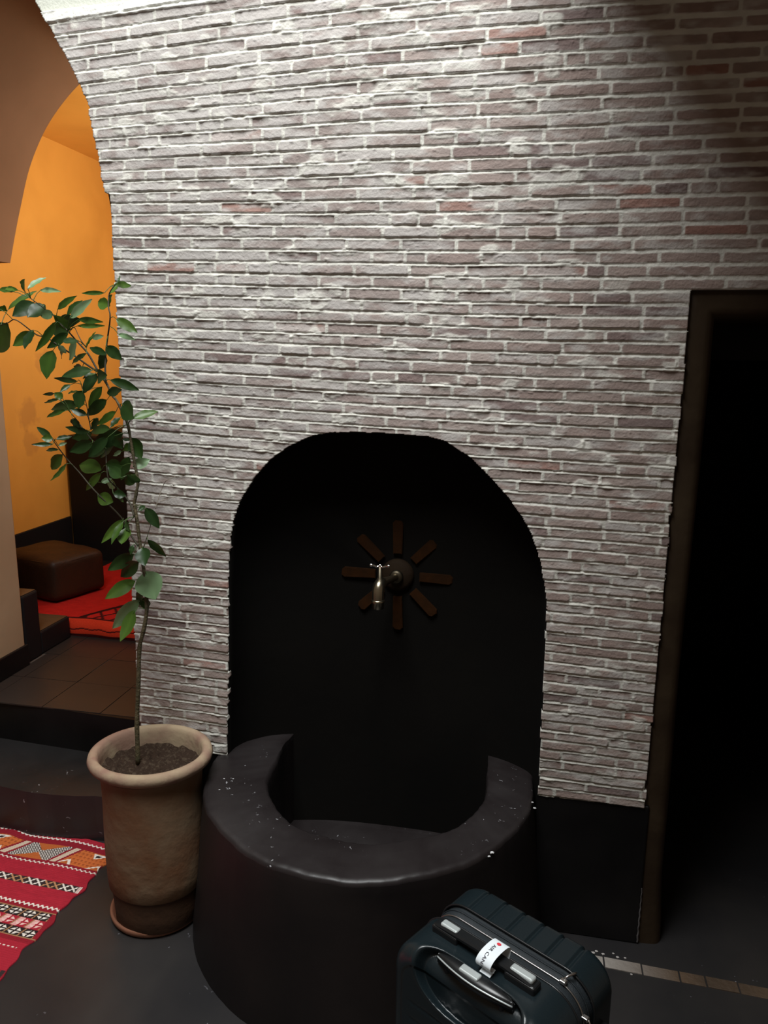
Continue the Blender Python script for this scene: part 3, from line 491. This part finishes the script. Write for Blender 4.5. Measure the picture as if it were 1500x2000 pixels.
for s in (-1,1):
    tube(bm,spline([(hx,hy,hz+.054),(hx+s*.008,hy-.002,hz+.052),(hx+s*.016,hy-.003,hz+.055),(hx+s*.024,hy-.004,hz+.0565),(hx+s*.027,hy-.004,hz+.056)],5),[.0036+.0012*(i>12) for i in range(21)],12)
r=bmesh.ops.create_uvsphere(bm,u_segments=14,v_segments=10,radius=.0055); bmesh.ops.translate(bm,vec=(hx,hy,hz+.055),verts=r['verts'])
bmo('handle',bm,parent=tp,mat=M['chrome'],smooth=True)['label']='bright metal butterfly handle'
bm=bmesh.new(); lathe(bm,[(0,.012),(.015,.012),(.02,.008),(.021,0),(.021,-.004)],28); bmesh.ops.rotate(bm,cent=(0,0,0),matrix=Matrix.Rotation(R(90),3,'X'),verts=bm.verts); bmo('wall_flange',bm,parent=tp,mat=bpy.data.materials['shaded_brass'],smooth=True)  # flange takes the same shade-darkened metal
# ---------------------------------------------------------------- pot, saucer, tree
PX,PY=-1.000,-.160
bm=bmesh.new(); lathe(bm,[(0,0),(.118,0),(.127,.003),(.132,.010),(.1335,.020),(.131,.025),(.126,.024),(.122,.016),(.116,.011),(0,.010)],72)
sau=bmo('plant_saucer',bm,mat=M['terra_dark'],smooth=True); sau.location=(-1.012,-.140,.0); sau.scale=(1.02,1.0,1); tag(sau,'round terracotta saucer on the dark floor beneath the plant pot','saucer')
ES=(1,.90)
tr=thing('potted_citrus_tree',(PX,PY,.0115),0,'tall thin leaning citrus tree in a tall cylindrical terracotta pot','potted plant')
wob=lambda a,z:.006*math.sin(2*a+z*9)+.004*math.sin(3*a+1+z*14)
bm=bmesh.new(); lathe(bm,[(0,0),(.116,0),(.121,.006),(.123,.05),(.126,.098),(.1275,.104),(.134,.112),(.137,.15),(.139,.22),(.1395,.30),(.139,.36),(.139,.41),(.141,.445),(.147,.462),(.152,.472)],96,wob=wob); bmo('pot',bm,parent=tr,mat=M['terra'],smooth=True).scale=(1,.92,1)
pt_=bpy.data.objects['pot']; pt_.data.materials.append(mat('terracotta_damp_foot',(.085,.040,.020),.7,spec=.3,noise=(9,(.06,.03,.016),.35,.7),bump=.2))
for p_ in pt_.data.polygons:
    if p_.center.z<.1045: p_.material_index=1
bm=bmesh.new(); lathe(bm,[(.150,.470),(.160,.475),(.168,.483),(.1715,.494),(.168,.505),(.160,.510),(.150,.510),(.144,.505),(.140,.495),(.138,.472),(.136,.43),(.133,.39)],96,wob=lambda a,z:.005*math.sin(2*a)+.003*math.sin(5*a+1)); pr_=bmo('pot_rim',bm,parent=tr,mat=M['terra_rim'],smooth=True); pr_.scale=(1,.90,1); pr_['label']='thick pale-stained terracotta rim'
# soil: lumpy disc
vs=[(0,0,.462)];fs=[]; nr=26; na=80
for j in range(1,nr+1):
    r=.1385*j/nr
    for k in range(na):
        a=2*math.pi*k/na; x,y=r*math.cos(a),r*math.sin(a)*.9
        z=.458+float(fbm(np.array([x*45+9]),np.array([y*45+9]),4,4)[0]-.5)*.030+float(vnoise(np.array([x*150]),np.array([y*150]),8)[0]-.5)*.006+.004*(1-j/nr)
        vs.append((x,y,z))
fs=[(0,1+k,1+(k+1)%na) for k in range(na)]+[(1+j*na+k,1+(j+1)*na+k,1+(j+1)*na+(k+1)%na,1+j*na+(k+1)%na) for j in range(nr-1) for k in range(na)]
mesh('soil',vs,fs,parent=tr,mat=M['soil'],smooth=True)
def lp(p): return (p[0]-PX,p[1]-PY,p[2]-.0115)
tk=spline([lp(p) for p in BRANCH['trunk']],4); nT=len(tk)
bm=bmesh.new(); tube(bm,tk,[.0068-.0042*(i/nT)**.8+.0004*math.sin(i*1.1) for i in range(nT)],10); bmo('trunk',bm,parent=tr,mat=M['bark'],smooth=True)
for k,v in BRANCH.items():
    if k=='trunk': continue
    s=spline([lp(p) for p in v],4); r0=.0026 if len(v)>4 else .0016
    if k.startswith('tw'): r0=.0011
    bm=bmesh.new(); tube(bm,s,[max(.0008,r0*(1-.6*i/len(s))) for i in range(len(s))],7)
    bo=bmo('branch',bm,parent=tr,mat=M['dry'] if k.startswith('tw') else M['twig'],smooth=True)
    if k.startswith('tw'): bo['label']='bare dry grey twig'
# leaves
vs=[];fs=[];cols=[]
rl=random.Random(3)
TONE=[((.014,.038,.009),(.028,.066,.013)),((.040,.090,.012),(.075,.145,.019)),((.15,.27,.12),(.23,.36,.19))]  # tones: pale young leaves, plus light and dark by leaf angle as colour
camdir=np.array([0,-1,.25])
def leaf(P0,P1,wd,tone):
    P0=np.array(P0);P1=np.array(P1); ax=P1-P0; L=np.linalg.norm(ax); ax=ax/L
    side=np.cross(ax,camdir); side/=np.linalg.norm(side); nrm=np.cross(side,ax)
    if nrm[1]>0: nrm=-nrm
    if nrm[2]<-.2: pass
    tw=rl.uniform(-.35,.35); s2=side*math.cos(tw)+nrm*math.sin(tw); n2=np.cross(s2,ax); 
    if n2[1]>0: n2=-n2
    fold=rl.uniform(.10,.32); droop=rl.uniform(-.10,.12)*L; c0,c1=TONE[tone]; t=rl.random(); c=[a*(1-t)+b*t for a,b in zip(c0,c1)]
    b0=len(vs); n=9; hw=wd/2/math.cos(tw)
    for i in range(n+1):
        q=i/n; wp=(math.sin(math.pi*q**.82)**.85) if 0<i<n else .0
        pos=P0+ax*L*q+n2*(droop*4*q*(1-q)*.5-.0)+np.array([0,0,-.25*max(0,droop)*q*q])
        ww=max(hw*wp,.0006); wave=.0012*math.sin(q*17+t*9)
        for sgn,fr in ((-1,1),(-1,.5),(0,0),(1,.5),(1,1)):
            vs.append(tuple(pos+s2*sgn*fr*ww+n2*(fold*ww*fr*fr+ (wave if fr==1 else 0))-n2*(.0006 if fr==0 else 0)))
            k=1.0 if fr else 1.25
            cols.append((c[0]*k,c[1]*k,c[2]*k))
    for i in range(n):
        for j in range(4):
            a=b0+i*5+j; fs.append((a,a+1,a+6,a+5))
    # leaf stalk
for l in LEAVES:
    P0=[l[0]-PX,l[1]-PY,l[2]-.0115]; P1=[l[3]-PX,l[4]-PY,l[5]-.0115]; leaf(P0,P1,l[6]*1.32,l[7])
# leaf stalks joined to the nearest stem point
allpts=[np.array(p) for k,v in BRANCH.items() if not k.startswith('tw') for p in spline([lp(q) for q in v],6)]
bm=bmesh.new()
for l in LEAVES:
    p=np.array([l[0]-PX,l[1]-PY,l[2]-.0115]); q=np.array([l[3]-PX,l[4]-PY,l[5]-.0115]); d=[np.linalg.norm(p-a) for a in allpts]; i=int(np.argmin(d))
    if d[i]>.15: continue
    m_=(p+allpts[i])/2+np.array([0,0,.004]); tube(bm,[tuple(allpts[i]),tuple(m_),tuple(p),tuple(p+(q-p)*.12)],[.0011,.0009,.0008,.0006],6,cap=False)
b0=len(vs); bm.verts.index_update()
for v_ in bm.verts: vs.append(tuple(v_.co)); cols.append((.07,.13,.03))
for f_ in bm.faces: fs.append(tuple(b0+v_.index for v_ in f_.verts))
bm.free()
lf=npmesh('foliage',vs,fs,col=np.array(cols),parent=tr,mat=M['leaf'],smooth=True)
# ---------------------------------------------------------------- striped rug on the courtyard floor
def rugmesh(us,ys,pos,colf,thick,edge=None):
    U,Y=np.meshgrid(us,ys); X,YY,Z=pos(U,Y); col=colf(U,Y); nx=len(us);ny=len(ys)
    V=np.stack([X.ravel(),YY.ravel(),Z.ravel()],1); idx=np.arange(nx*ny).reshape(ny,nx)
    Q=np.stack([idx[:-1,:-1].ravel(),idx[:-1,1:].ravel(),idx[1:,1:].ravel(),idx[1:,:-1].ravel()],1)
    bd=np.concatenate([idx[0,:],idx[1:,-1],idx[-1,-2::-1],idx[-2:0:-1,0]]); n0=len(V)
    lo=V[bd].copy(); lo[:,2]-=thick; V=np.concatenate([V,lo]); C=np.concatenate([col.reshape(-1,3),col.reshape(-1,3)[bd]*.6])
    k=len(bd); ar=np.arange(k); nb=(ar+1)%k
    Q=np.concatenate([Q,np.stack([bd[ar],n0+ar,n0+nb,bd[nb]],1)]); return V,Q,C
RED=np.array([.42,.024,.042]);DRED=np.array([.30,.018,.030]);WHT=np.array([.88,.82,.74]);ORG=np.array([.64,.165,.045]);BLK=np.array([.03,.02,.02]);BRN=np.array([.38,.20,.10]);PNK=np.array([.80,.42,.40]);SAND=np.array([.70,.55,.42])
def kilim(U,Yr):
    u=U; v=Yr
    c=np.ones(U.shape+(3,))*RED; c=c*(.88+.24*fbm(U*60,v*200,4,2)[...,None])
    def put(m,k): c[m]=k
    put((v>-.055)&(v<.062),DRED)
    put((v<-.218)&(v>-.345),DRED)
    def zig(v0,amp=.0035,per=.017,th=.0028,ph=0,um=9):
        z=v0+amp*(2*np.abs(((u/per+ph)%1)-.5)-.5)*2; put((np.abs(v-z)<th)&(u<um),WHT)
    zig(.064); zig(-.052,.003,.017,.0022); zig(-.219,.004,.016,.0032)
    # wide pattern band
    q=(v+.040)/.076; inb=(q>0)&(q<1)
    s=((u+1.425)-.050*(q-.5))/.186; blk=np.floor(s); f=s-blk; odd=(blk.astype(int)%2)==1
    org=inb&~odd; cx=(np.floor(u/.0075)+np.floor(v/.0075))%2
    put(org,ORG); m=org&(cx<.5)&((np.floor(u/.0075)%2)<1); c[m]=np.array([.42,.10,.03])
    g=(f-.56)/.40
    tri=org&(np.abs(g)*.9<(q-.62))&(q<.95); put(tri,WHT); tri2=org&(np.abs(g)*.9<(q-.70))&(q<.88); put(tri2&(np.abs(g)<.12),BLK)
    tri=org&(np.abs(np.abs(g)-.75)*.9<(.34-q)); put(tri,WHT); put(org&(np.abs(np.abs(g)-.75)*.9<(.22-q)),ORG*.8)
    hg=inb&odd; put(hg,ORG*.85); xw=hg&(np.abs(g)*1.1>np.abs(2*q-1)*.95-.12)&(np.abs(g)<1); put(xw,BLK*2)
    dots=xw&(((u/.0098+v/.0085)%1)<.62)&(((u/.0098-v/.0085)%1)<.62); put(dots,WHT)
    st=inb&(f<.11); put(st,SAND); put(inb&(f>.11)&(f<.16),DRED); put(inb&(f>.95),DRED)
    # narrow band of crossed motifs
    q=(v+.146)/.027; inb=(q>0)&(q<1)&(u<-1.285); f=(u/.061)%2; k=np.floor(f); f=f-k
    base=inb; put(base,BLK*1.5)
    w1=(np.abs(np.abs(((f*2)%1)-.5)*2-np.abs(2*q-1))<.24)&inb; put(w1&(k==0),WHT); put(w1&(k==1),BRN*1.4)
    put((u>-1.283)&(u<-1.272)&(v<-.119)&(v>-.146)&(((u*600)%3)<2),WHT)
    put((v<-.1185)&(v>-.1465)&(u>-1.285)&(u<-1.283),BLK)
    # chequered squares
    for r,(a,b) in enumerate([(-.268,-.237),(-.302,-.270),(-.336,-.304)]):
        q=(v-a)/(b-a); inb=(q>0)&(q<1)&(u<-1.292); t=((u+1.298-.012*q)/.047); k=np.floor(t); f=t-k
        bg=BLK if r!=1 else RED*1.0; put(inb,bg); fw=WHT if r!=1 else np.array([.9,.6,.55])
        if r==1: put(inb&(f<.45),PNK)
        d1=(f-.55)*1.5; d2=(q-.5)*1.5; rr=np.abs(d1)+np.abs(d2)
        petals=inb&(rr<.72)&(np.abs(d1)>.10)&(np.abs(d2)>.10)&(rr>.12); put(petals,fw)
        put(inb&(f<.10),BRN)
    put((v>-.337)&(v<-.3345),BRN); put((v>-.2385)&(v<-.236),BRN)
    put((v<-.345),RED); put((np.abs(v+.372)<.0022)&(((u*70)%1)<.5)&(u<-1.312),WHT)
    put((v<-.345)&(v>-.352),DRED)
    zv=v<-.40; v2=np.where(zv,(v+.40)%.22-.11,9)
    put(zv&(np.abs(v2)<.004),WHT*.9); put(zv&(np.abs(v2-.05)<.012),DRED); put(zv&(np.abs(v2-.05)<.012)&(((u*40)%1)<.5),BLK*1.5)
    return c*np.array([1,1,1])
us=np.concatenate([np.arange(-2.5,-1.8,.012),np.arange(-1.8,-1.255,.0014)]); ys=np.concatenate([np.arange(-1.3,-.5,.012),np.arange(-.5,.0901,.0014)])
def posk(U,Y):
    # right edge wanders, the wool ripples a little
    e=-1.263-.05*np.clip(-(Y-.02),0,2)*1.15+.006*np.sin(Y*38)+.004*np.sin(Y*90); X=np.minimum(U,e); 
    YY=Y-.055*(X+1.3)+.004*np.sin(X*21)*sstep(-.2,.09,Y)+.006*np.exp(-((X+1.66)/.03)**2)*sstep(0,.09,Y)
    return X,YY,.006+.003*np.exp(-((X+1.66+.1*(Y-.08))/.035)**2)*sstep(-.2,.1,Y)*2+.0012*np.sin(X*17+Y*13)+.0006*np.sin(Y*900)
V,Q,C=rugmesh(us,ys,posk,kilim,.0065)
tag(npmesh('kilim_rug',V,Q,col=C,mat=M['rug']),'flat red woven rug with white zigzags and patterned bands on the courtyard floor','rug')
# ---------------------------------------------------------------- bright red rug over the platform
def redrug(U,S):
    # S: distance forward from the platform's front edge (<0 hanging down)
    X=U; Yw=S+1.04
    c=np.ones(U.shape+(3,))*np.array([.42,.016,.012]); c=c*(.85+.3*fbm(U*30,S*80,14,2)[...,None])
    d=(X+2.0)-(Yw-1.03)*.55     # border line runs back and to the right
    lat=(S>0)&(d>.0)
    a=((X*1.0+Yw*.75)/.085)%1; b=((X*1.0-Yw*.75)/.085)%1
    c[lat&((a<.2)|(b<.2))]=np.array([.05,.008,.008])
    c[(S>0)&(np.abs(d)<.014)]=np.array([.03,.006,.006])
    c[(S>-.006)&(S<.010)]=np.array([.05,.006,.006])
    fr=S<-.006; c[fr]=np.array([.80,.055,.02])  # hanging front brighter: courtyard light on it is put into the colour
    z=-.062+.008*(2*np.abs(((X/.09)%1)-.5)); c[fr&(np.abs(S-z)<.0035)]=np.array([.08,.01,.01])
    c[S<-.085]=np.array([.06,.008,.008]); return c
us=np.arange(-2.36,-1.05,.005); ss=np.concatenate([np.arange(-.098,0,.0035),np.arange(0,.30,.005),np.arange(.3,.93,.02)])
def posr(U,S):
    Z=np.where(S<0,.4115+S*.90,.4115)+.0015*np.sin(U*25); Y=np.where(S<0,1.040-.010*np.sin(np.clip(-S,0,.1)*30)-.002*np.sin(U*40),1.040+S); Z=np.where((S>=0)&(S<.02),Z-.003*(1-S/.02),Z)
    Z=np.maximum(Z,.3235); return U+.0*S,Y,Z
V,Q,C=rugmesh(us,ss,posr,redrug,.003)
tag(npmesh('red_rug',V,Q,col=C,mat=M['rug'],smooth=True),'bright red rug with a black lattice hanging over the platform edge in the orange room','rug')
# ---------------------------------------------------------------- leather pouf
e1=Vector((.325,.946)); e2=Vector((-.946,.325)); P0=Vector((-2.2,1.16)); cen=P0+e1*.155+e2*.20
pf=thing('leather_pouf',(cen.x,cen.y,.417),math.atan2(e1.y,e1.x),'square brown leather floor cushion with piped seams on the red rug in the orange room','cushion')
hw,hd,ht=.155,.20,.212
bm=bmesh.new(); bmesh.ops.create_cube(bm,size=2); bmesh.ops.subdivide_edges(bm,edges=bm.edges[:],cuts=11,use_grid_fill=True)
for v_ in bm.verts:
    x,y,z=v_.co; r=.035; bul=1+.06*(1-z*z)+.0
    p=np.array([x*hw*bul,y*hd*bul,(z*.5)*ht]); inn=np.array([np.clip(p[0],-hw+r,hw-r),np.clip(p[1],-hd+r,hd-r),np.clip(p[2],-ht/2+r,ht/2-r)]); d=p-inn; L=np.linalg.norm(d)
    if L>1e-6: p=inn+d/L*min(L,r)
    p[2]+=ht/2+ (.010*(1-x*x)*(1-y*y) if z>.5 else 0)+.002*math.sin(x*5+y*7); v_.co=p
bmo('cushion',bm,parent=pf,mat=M['leather'],smooth=True)
bm=bmesh.new(); loop=[]
for k in range(49):
    a=2*math.pi*k/48; cx,cy=math.cos(a),math.sin(a); m_=max(abs(cx),abs(cy)); q=.55
    sx=abs(cx)**.35*(1 if cx>=0 else -1); sy=abs(cy)**.35*(1 if cy>=0 else -1); loop.append((sx*(hw-.006),sy*(hd-.006),ht-.020+.003*math.sin(a*4)))
tube(bm,loop,.0035,6); bmo('piping',bm,parent=pf,mat=M['leather'],smooth=True)
# ---------------------------------------------------------------- suitcase
ca=R(-31.6); sx0,sy0=-.0069,-.7238
su=thing('cabin_suitcase',(sx0,sy0,0),ca,'dark hard-shell cabin suitcase with wheels standing in front of the basin','suitcase')
def sl(x,y,z): return (x,-y,z)   # y counts towards the viewer, so local -Y
HW,Z0,Z1,RC=.168,.048,.548,.062
NL=520
def rrect(inset,npts=NL):
    hw=HW-inset; z0=Z0+inset; z1=Z1-inset; r=max(RC-inset*.8,.012); P=[]
    segs=[((-hw+r,z1),(hw-r,z1)),None,((hw,z1-r),(hw,z0+r)),None,((hw-r,z0),(-hw+r,z0)),None,((-hw,z0+r),(-hw,z1-r)),None]
    cs=[(hw-r,z1-r,90,0),(hw-r,z0+r,0,-90),(-hw+r,z0+r,-90,-180),(-hw+r,z1-r,180,90)]
    pts=[]; nt,nc,ns=150,40,70
    lens=[nt,ns,nt,ns]; q=0
    for i in range(4):
        s=segs[i*2]; n=[150,70,100,70][i]
        for t in range(n): pts.append((s[0][0]+(s[1][0]-s[0][0])*t/n,s[0][1]+(s[1][1]-s[0][1])*t/n))
        c=cs[i]; n=[40,25,25,40][i]
        for t in range(n):
            a=R(c[2]+(c[3]-c[2])*t/n); pts.append((c[0]+r*math.cos(a),c[1]+r*math.sin(a)))
    return np.array(pts)
def shell(name,secs,disp,m,par):
    V=[];rings=[]
    for (y,ins) in secs:
        P=rrect(ins); rings.append(np.stack([P[:,0],np.full(len(P),y),P[:,1]],1))
    Rg=np.stack(rings); Rg=disp(Rg); ny,nn=Rg.shape[:2]
    V=Rg.reshape(-1,3).copy(); V[:,1]*=-1
    idx=np.arange(ny*nn).reshape(ny,nn); nx=np.roll(idx,-1,axis=1)
    Q=np.stack([idx[:-1].ravel(),nx[:-1].ravel(),nx[1:].ravel(),idx[1:].ravel()],1)
    return npmesh(name,V,Q,parent=par,mat=m,smooth=True)
def capsecs(y0,y1,r,dirn,base=0.0):
    s=[(y0+(y1-dirn*r-y0)*t/26,base) for t in range(26)]
    for k in range(17): 
        a=k/16*math.pi/2; s.append((y1-dirn*r+dirn*r*math.sin(a),base+r*(1-math.cos(a))))
    ins=base+r
    while ins<.165: 
        s.append((y1,ins)); ins+=.0035 if ins<.15 else .006
    s.append((y1,.1675)); return s
def grooves(a,cs,wd,dp):
    g=0
    for c in cs: g=g+np.exp(-((a-c)/wd)**4)
    return dp*np.minimum(g,1)
def disp_front(P):
    x,y,z=P[...,0],P[...,1],P[...,2]
    g=grooves(x,[-.103,-.060,-.018,.024,.066,.108],.0035,.0032)
    topm=sstep(.50,.53,z)*sstep(-.035,-.045,y); frm=sstep(-.09,-.112,y)
    Q=P.copy(); Q[...,2]-=g*topm*sstep(-.122,-.05,-abs(y)*0-.05)
    Q[...,1]+=g*frm; Q[...,2]-=.003*topm*0
    return Q
def disp_back(P):
    x,y,z=P[...,0],P[...,1],P[...,2]
    t=(y-.118)+(Z1-z)
    e=(np.abs((x-.0)/.108))**3.2+(np.abs((t-.012-.012*(1-(x/.108)**2))/.060))**2.6
    near=(z>.40)&(y>.03)
    mk=np.where(near,sstep(1.12,.80,e),0); lip=np.where(near,np.exp(-((e-1.25)/.16)**2),0)
    Q=P.copy(); d=.026*mk-.0016*lip; Q[...,2]-=d*.75; Q[...,1]-=d*.80
    g=grooves(z,[.44,.405,.37,.335,.30,.26,.22,.18,.14,.10],.0028,.0020)*sstep(.112,.118,y)*sstep(.13,.11,np.abs(x))*np.where((mk<.01)&(lip<.2),1,0)
    Q[...,1]-=g
    return Q
shell('front_shell',capsecs(-.040,-.120,.024,-1),disp_front,M['case'],su)['label']='ribbed front half of the shell'
shell('back_shell',capsecs(.014,.118,.030,1),disp_back,M['case'],su)
gs=[(-.043,.004),(-.040,.0045),(-.036,.007),(-.030,.006),(-.022,.0055),(-.016,.0075),(-.0125,.010),(-.009,.0075),(-.004,.0055),(.004,.0055),(.010,.0065),(.016,.009)]
shell('zip_gusset',gs,lambda P:P,M['case_matt'],su)
for nm,yy,ins,rr,mm in (('zip',-.0125,.0072,.0017,M['zip']),('zip_rail',-.0385,.0005,.0022,M['blk']),('zip_rail',.0125,.0000,.0022,M['blk']),('piping',-.026,.0045,.0012,M['case_matt'])):
    P=rrect(ins)[::4]; bm=bmesh.new(); tube(bm,[sl(a,yy,b) for a,b in list(P)+[P[0]]],rr,6,cap=False); bmo(nm,bm,parent=su,mat=mm,smooth=True)
# zip sliders
for (x,z,dx,dz) in ((.118,Z1-.004,.016,-.004),(.163,.500,.004,-.02)):
    bm=bmesh.new(); box(bm,x-.006,x+.006,.0075,.0175,z-.003,z+.004,.0015)
    s=bmo('zip_slider',bm,parent=su,mat=M['zip'])
    bm=bmesh.new(); 
    if x<.15: tube(bm,[(x,.014,z+.005),(x+.004,.022,z+.008),(x+.008,.034,z+.007),(x+.010,.040,z+.006)],[.0016,.002,.0024,.0018],8)
    else: tube(bm,[(x+.005,.014,z),(x+.010,.014,z-.010),(x+.011,.014,z-.026)],[.0016,.002,.0024],8)
    bmo('zip_pull',bm,parent=s,mat=M['zip'],smooth=True)
# top carry handle: soft bar with two pale end caps

bm=bmesh.new(); y0=-.042; zt=Z1+.016
HX=-.013
arc=[(-.103,zt-.010),(-.098,zt-.003),(-.06,zt+.000),(0,zt+.002),(.06,zt+.0),(.098,zt-.003),(.110,zt-.010)]
pts=spline([(a+HX,y0,b) for a,b in arc],6)
def ribbon(bm,pts,hw,th):
    L=[]
    for i,p in enumerate(pts):
        q=pts[min(i+1,len(pts)-1)]-pts[max(i-1,0)]; t=q/np.linalg.norm(q); s=np.array([0,1.,0]); n=np.cross(t,s); n=n if n[2]>0 else -n
        ring=[(s*hw*.72+n*th),( s*hw+n*th*.3),(s*hw-n*th*.6),(s*hw*.7-n*th),(-s*hw*.7-n*th),(-s*hw-n*th*.6),(-s*hw+n*th*.3),(-s*hw*.72+n*th)]
        L.append([bm.verts.new(tuple(np.array(p)+r_)) for r_ in ring])
    for i in range(len(L)-1):
        for k in range(8): bm.faces.new((L[i][k],L[i][(k+1)%8],L[i+1][(k+1)%8],L[i+1][k]))
    bm.faces.new(L[0][::-1]); bm.faces.new(L[-1])
ribbon(bm,pts,.0115,.005); hndl=bmo('carry_handle',bm,parent=su,mat=M['blk'])
for xa,xb in ((-.108,-.050),(.052,.113)):
    bm=bmesh.new(); box(bm,xa+HX,xb+HX,y0-.013,y0+.013,Z1-.004,zt-.002,.004); bmo('handle_mount',bm,parent=su,mat=M['blk'],smooth=False)
for xa,xb in ((-.092,-.054),(.060,.106)):
    bm=bmesh.new(); box(bm,xa+HX,xb+HX,y0-.0085,y0+.0085,zt-.003,zt+.0072,.004,3); bmo('end_cap',bm,parent=hndl,mat=M['silver'],smooth=False)['label']='pale silver end cap'
# telescopic grip lying in its recess
bm=bmesh.new(); gy=.084; gz=Z1-.001; vs=[];fs=[]; n=30
for i in range(n+1):
    t=-1+2*i/n; x=t*.080; wv=.0035+.0125*(1-abs(t)**2.2); zc=gz-.008*abs(t)**3
    for (a,b) in [(-1,-.002),(-.6,.0035),(0,.005),(.6,.0035),(1,-.002),(1,-.012),(0,-.014),(-1,-.012)]: vs.append(sl(x,gy+a*wv+.004*(1-t*t),zc+b))
for i in range(n):
    for k in range(8): fs.append((i*8+k,i*8+(k+1)%8,(i+1)*8+(k+1)%8,(i+1)*8+k))
fs+= [tuple(range(8)),tuple(range(n*8,n*8+8))[::-1]]
grip=mesh('telescopic_grip',vs,fs,parent=su,mat=M['blk'],smooth=True)
for sg in (-1,1):
    bm=bmesh.new(); P=[]
    for i in range(n+1):
        t=-1+2*i/n; wv=.0035+.0125*(1-abs(t)**2.2); P.append(sl(t*.080,gy+sg*wv+.004*(1-t*t),gz-.008*abs(t)**3-.001))
    tube(bm,P,.0011 if sg<0 else .0016,6); bmo('metal_trim',bm,parent=grip,mat=M['silver'],smooth=True)
bm=bmesh.new(); box(bm,-.026,.014,-gy-.014,-gy+.003,gz+.001,gz+.008,.003,3); bmo('release_button',bm,parent=grip,mat=M['silver'])['label']='pale silver release button'
for s_ in (-1,1):
    bm=bmesh.new(); tube(bm,[sl(s_*.058,gy+.002,gz-.006),sl(s_*.058,gy-.002,gz-.05)],.007,12); bmo('telescopic_tube',bm,parent=su,mat=M['blk'],smooth=True)
# feet: four castors
for xx in (-.125,.125):
    for yy in (-.085,.085):
        bm=bmesh.new(); box(bm,xx-.022,xx+.022,-yy-.016,-yy+.016,.030,.060,.006); ws=bmo('wheel_housing',bm,parent=su,mat=M['blk'])
        bm=bmesh.new(); lathe(bm,[(0,-.008),(.018,-.008),(.021,-.005),(.021,.005),(.018,.008),(0,.008)],28); bmesh.ops.rotate(bm,cent=(0,0,0),matrix=Matrix.Rotation(R(90),3,'Y'),verts=bm.verts); bmesh.ops.translate(bm,vec=(xx,-yy,.0212),verts=bm.verts); bmo('wheel',bm,parent=ws,mat=M['rubber'],smooth=True)
# side lock plate at the lower right
bm=bmesh.new(); box(bm,HW-.002,HW+.010,.050,.075,.395,.455,.003); bmo('side_buffer',bm,parent=su,mat=M['blk'])
bm=bmesh.new(); box(bm,HW+.006,HW+.013,.056,.070,.440,.446,.001); bmo('side_rivet',bm,parent=su,mat=M['silver'])
# ---------------------------------------------------------------- paper luggage tag looped round the carry handle
tg=thing('luggage_tag',(sx0,sy0,Z1+.01),ca,'white paper baggage strip looped round the suitcase carry handle, dark lettering and red dot','tag')
xc=.013; yc=y0-.004
tw_=.0155 # half width of the strip
loop=[(-.018,-.003),(-.026,.002),(-.029,.012),(-.020,.021),(-.004,.026),(.014,.027),(.024,.023),(.025,.014),(.022,.004),(.017,-.002)]
# coordinates: (towards viewer-left = -y local, up)
lp3=spline([(a,b,0) for a,b in loop],8)
def tagpt(t,s,off=0):
    i=min(int(t),len(lp3)-2); f=t-i; p=lp3[i]*(1-f)+lp3[i+1]*f; d=lp3[i+1]-lp3[i]; d=d/np.linalg.norm(d); nrm=np.array([-d[1],d[0]])
    sk=.10*(p[0])  # slight skew of the loop
    return (xc+s*tw_+sk, yc+p[0]+nrm[0]*off, p[1]+nrm[1]*off)
vs=[];fs=[];n=len(lp3)-1
for i in range(n+1):
    for s in (-1,1):
        for o in (0,.0004): vs.append(tagpt(min(i,n-1e-6),s,o))
for i in range(n):
    a=i*4; fs+=[(a,a+2,a+6,a+4),(a+1,a+5,a+7,a+3),(a,a+4,a+5,a+1),(a+2,a+3,a+7,a+6)]
strip=mesh('strip',vs,fs,parent=tg,mat=M['paper'],smooth=False)
bm=bmesh.new(); box(bm,xc-.010,xc+.012,yc-.030,yc-.012,-.0045,-.0030,.0003); bmesh.ops.rotate(bm,cent=(xc,yc-.015,0),matrix=Matrix.Rotation(R(14),3,'X'),verts=bm.verts); bmo('loose_end',bm,parent=tg,mat=M['paper'])
# printed letters follow the strip: text runs along the loop
seg=[0]; 
for i in range(n): seg.append(seg[-1]+np.linalg.norm(lp3[i+1]-lp3[i]))
def t_at(s): return float(np.interp(s,seg,range(len(seg))))
cu=bpy.data.curves.new('lettering','FONT'); cu.body='AIR CANADA'; cu.size=.0098; cu.space_character=1.05; cu.resolution_u=3
to=bpy.data.objects.new('tmp_text',cu); sc.collection.objects.link(to); dg=bpy.context.evaluated_depsgraph_get(); dg.update()
tm=bpy.data.meshes.new_from_object(to.evaluated_get(dg)); bpy.data.objects.remove(to)
bm=bmesh.new(); bm.from_mesh(tm); bmesh.ops.subdivide_edges(bm,edges=[e_ for e_ in bm.edges if e_.calc_length()>.002],cuts=2); bmesh.ops.triangulate(bm,faces=bm.faces)
S0=seg[-1]*.62
for v_ in bm.verts:
    s=S0-.006-v_.co.x; v_.co=tagpt(max(.0,min(n-1e-3,t_at(s))),-.28+ -v_.co.y*-1/tw_*.9-.05,.0014)
me=bpy.data.meshes.new('lettering'); bm.to_mesh(me); bm.free(); link('lettering',me,parent=tg,mat=M['ink'])
vs=[tagpt(t_at(S0),.02,.0014)]+[tagpt(t_at(S0+.0032*math.cos(a*math.pi/8)),.02+.26*math.sin(a*math.pi/8),.0014) for a in range(16)]
mesh('red_emblem',vs,[(0,1+i,1+(i+1)%16) for i in range(16)],parent=tg,mat=M['redink'])
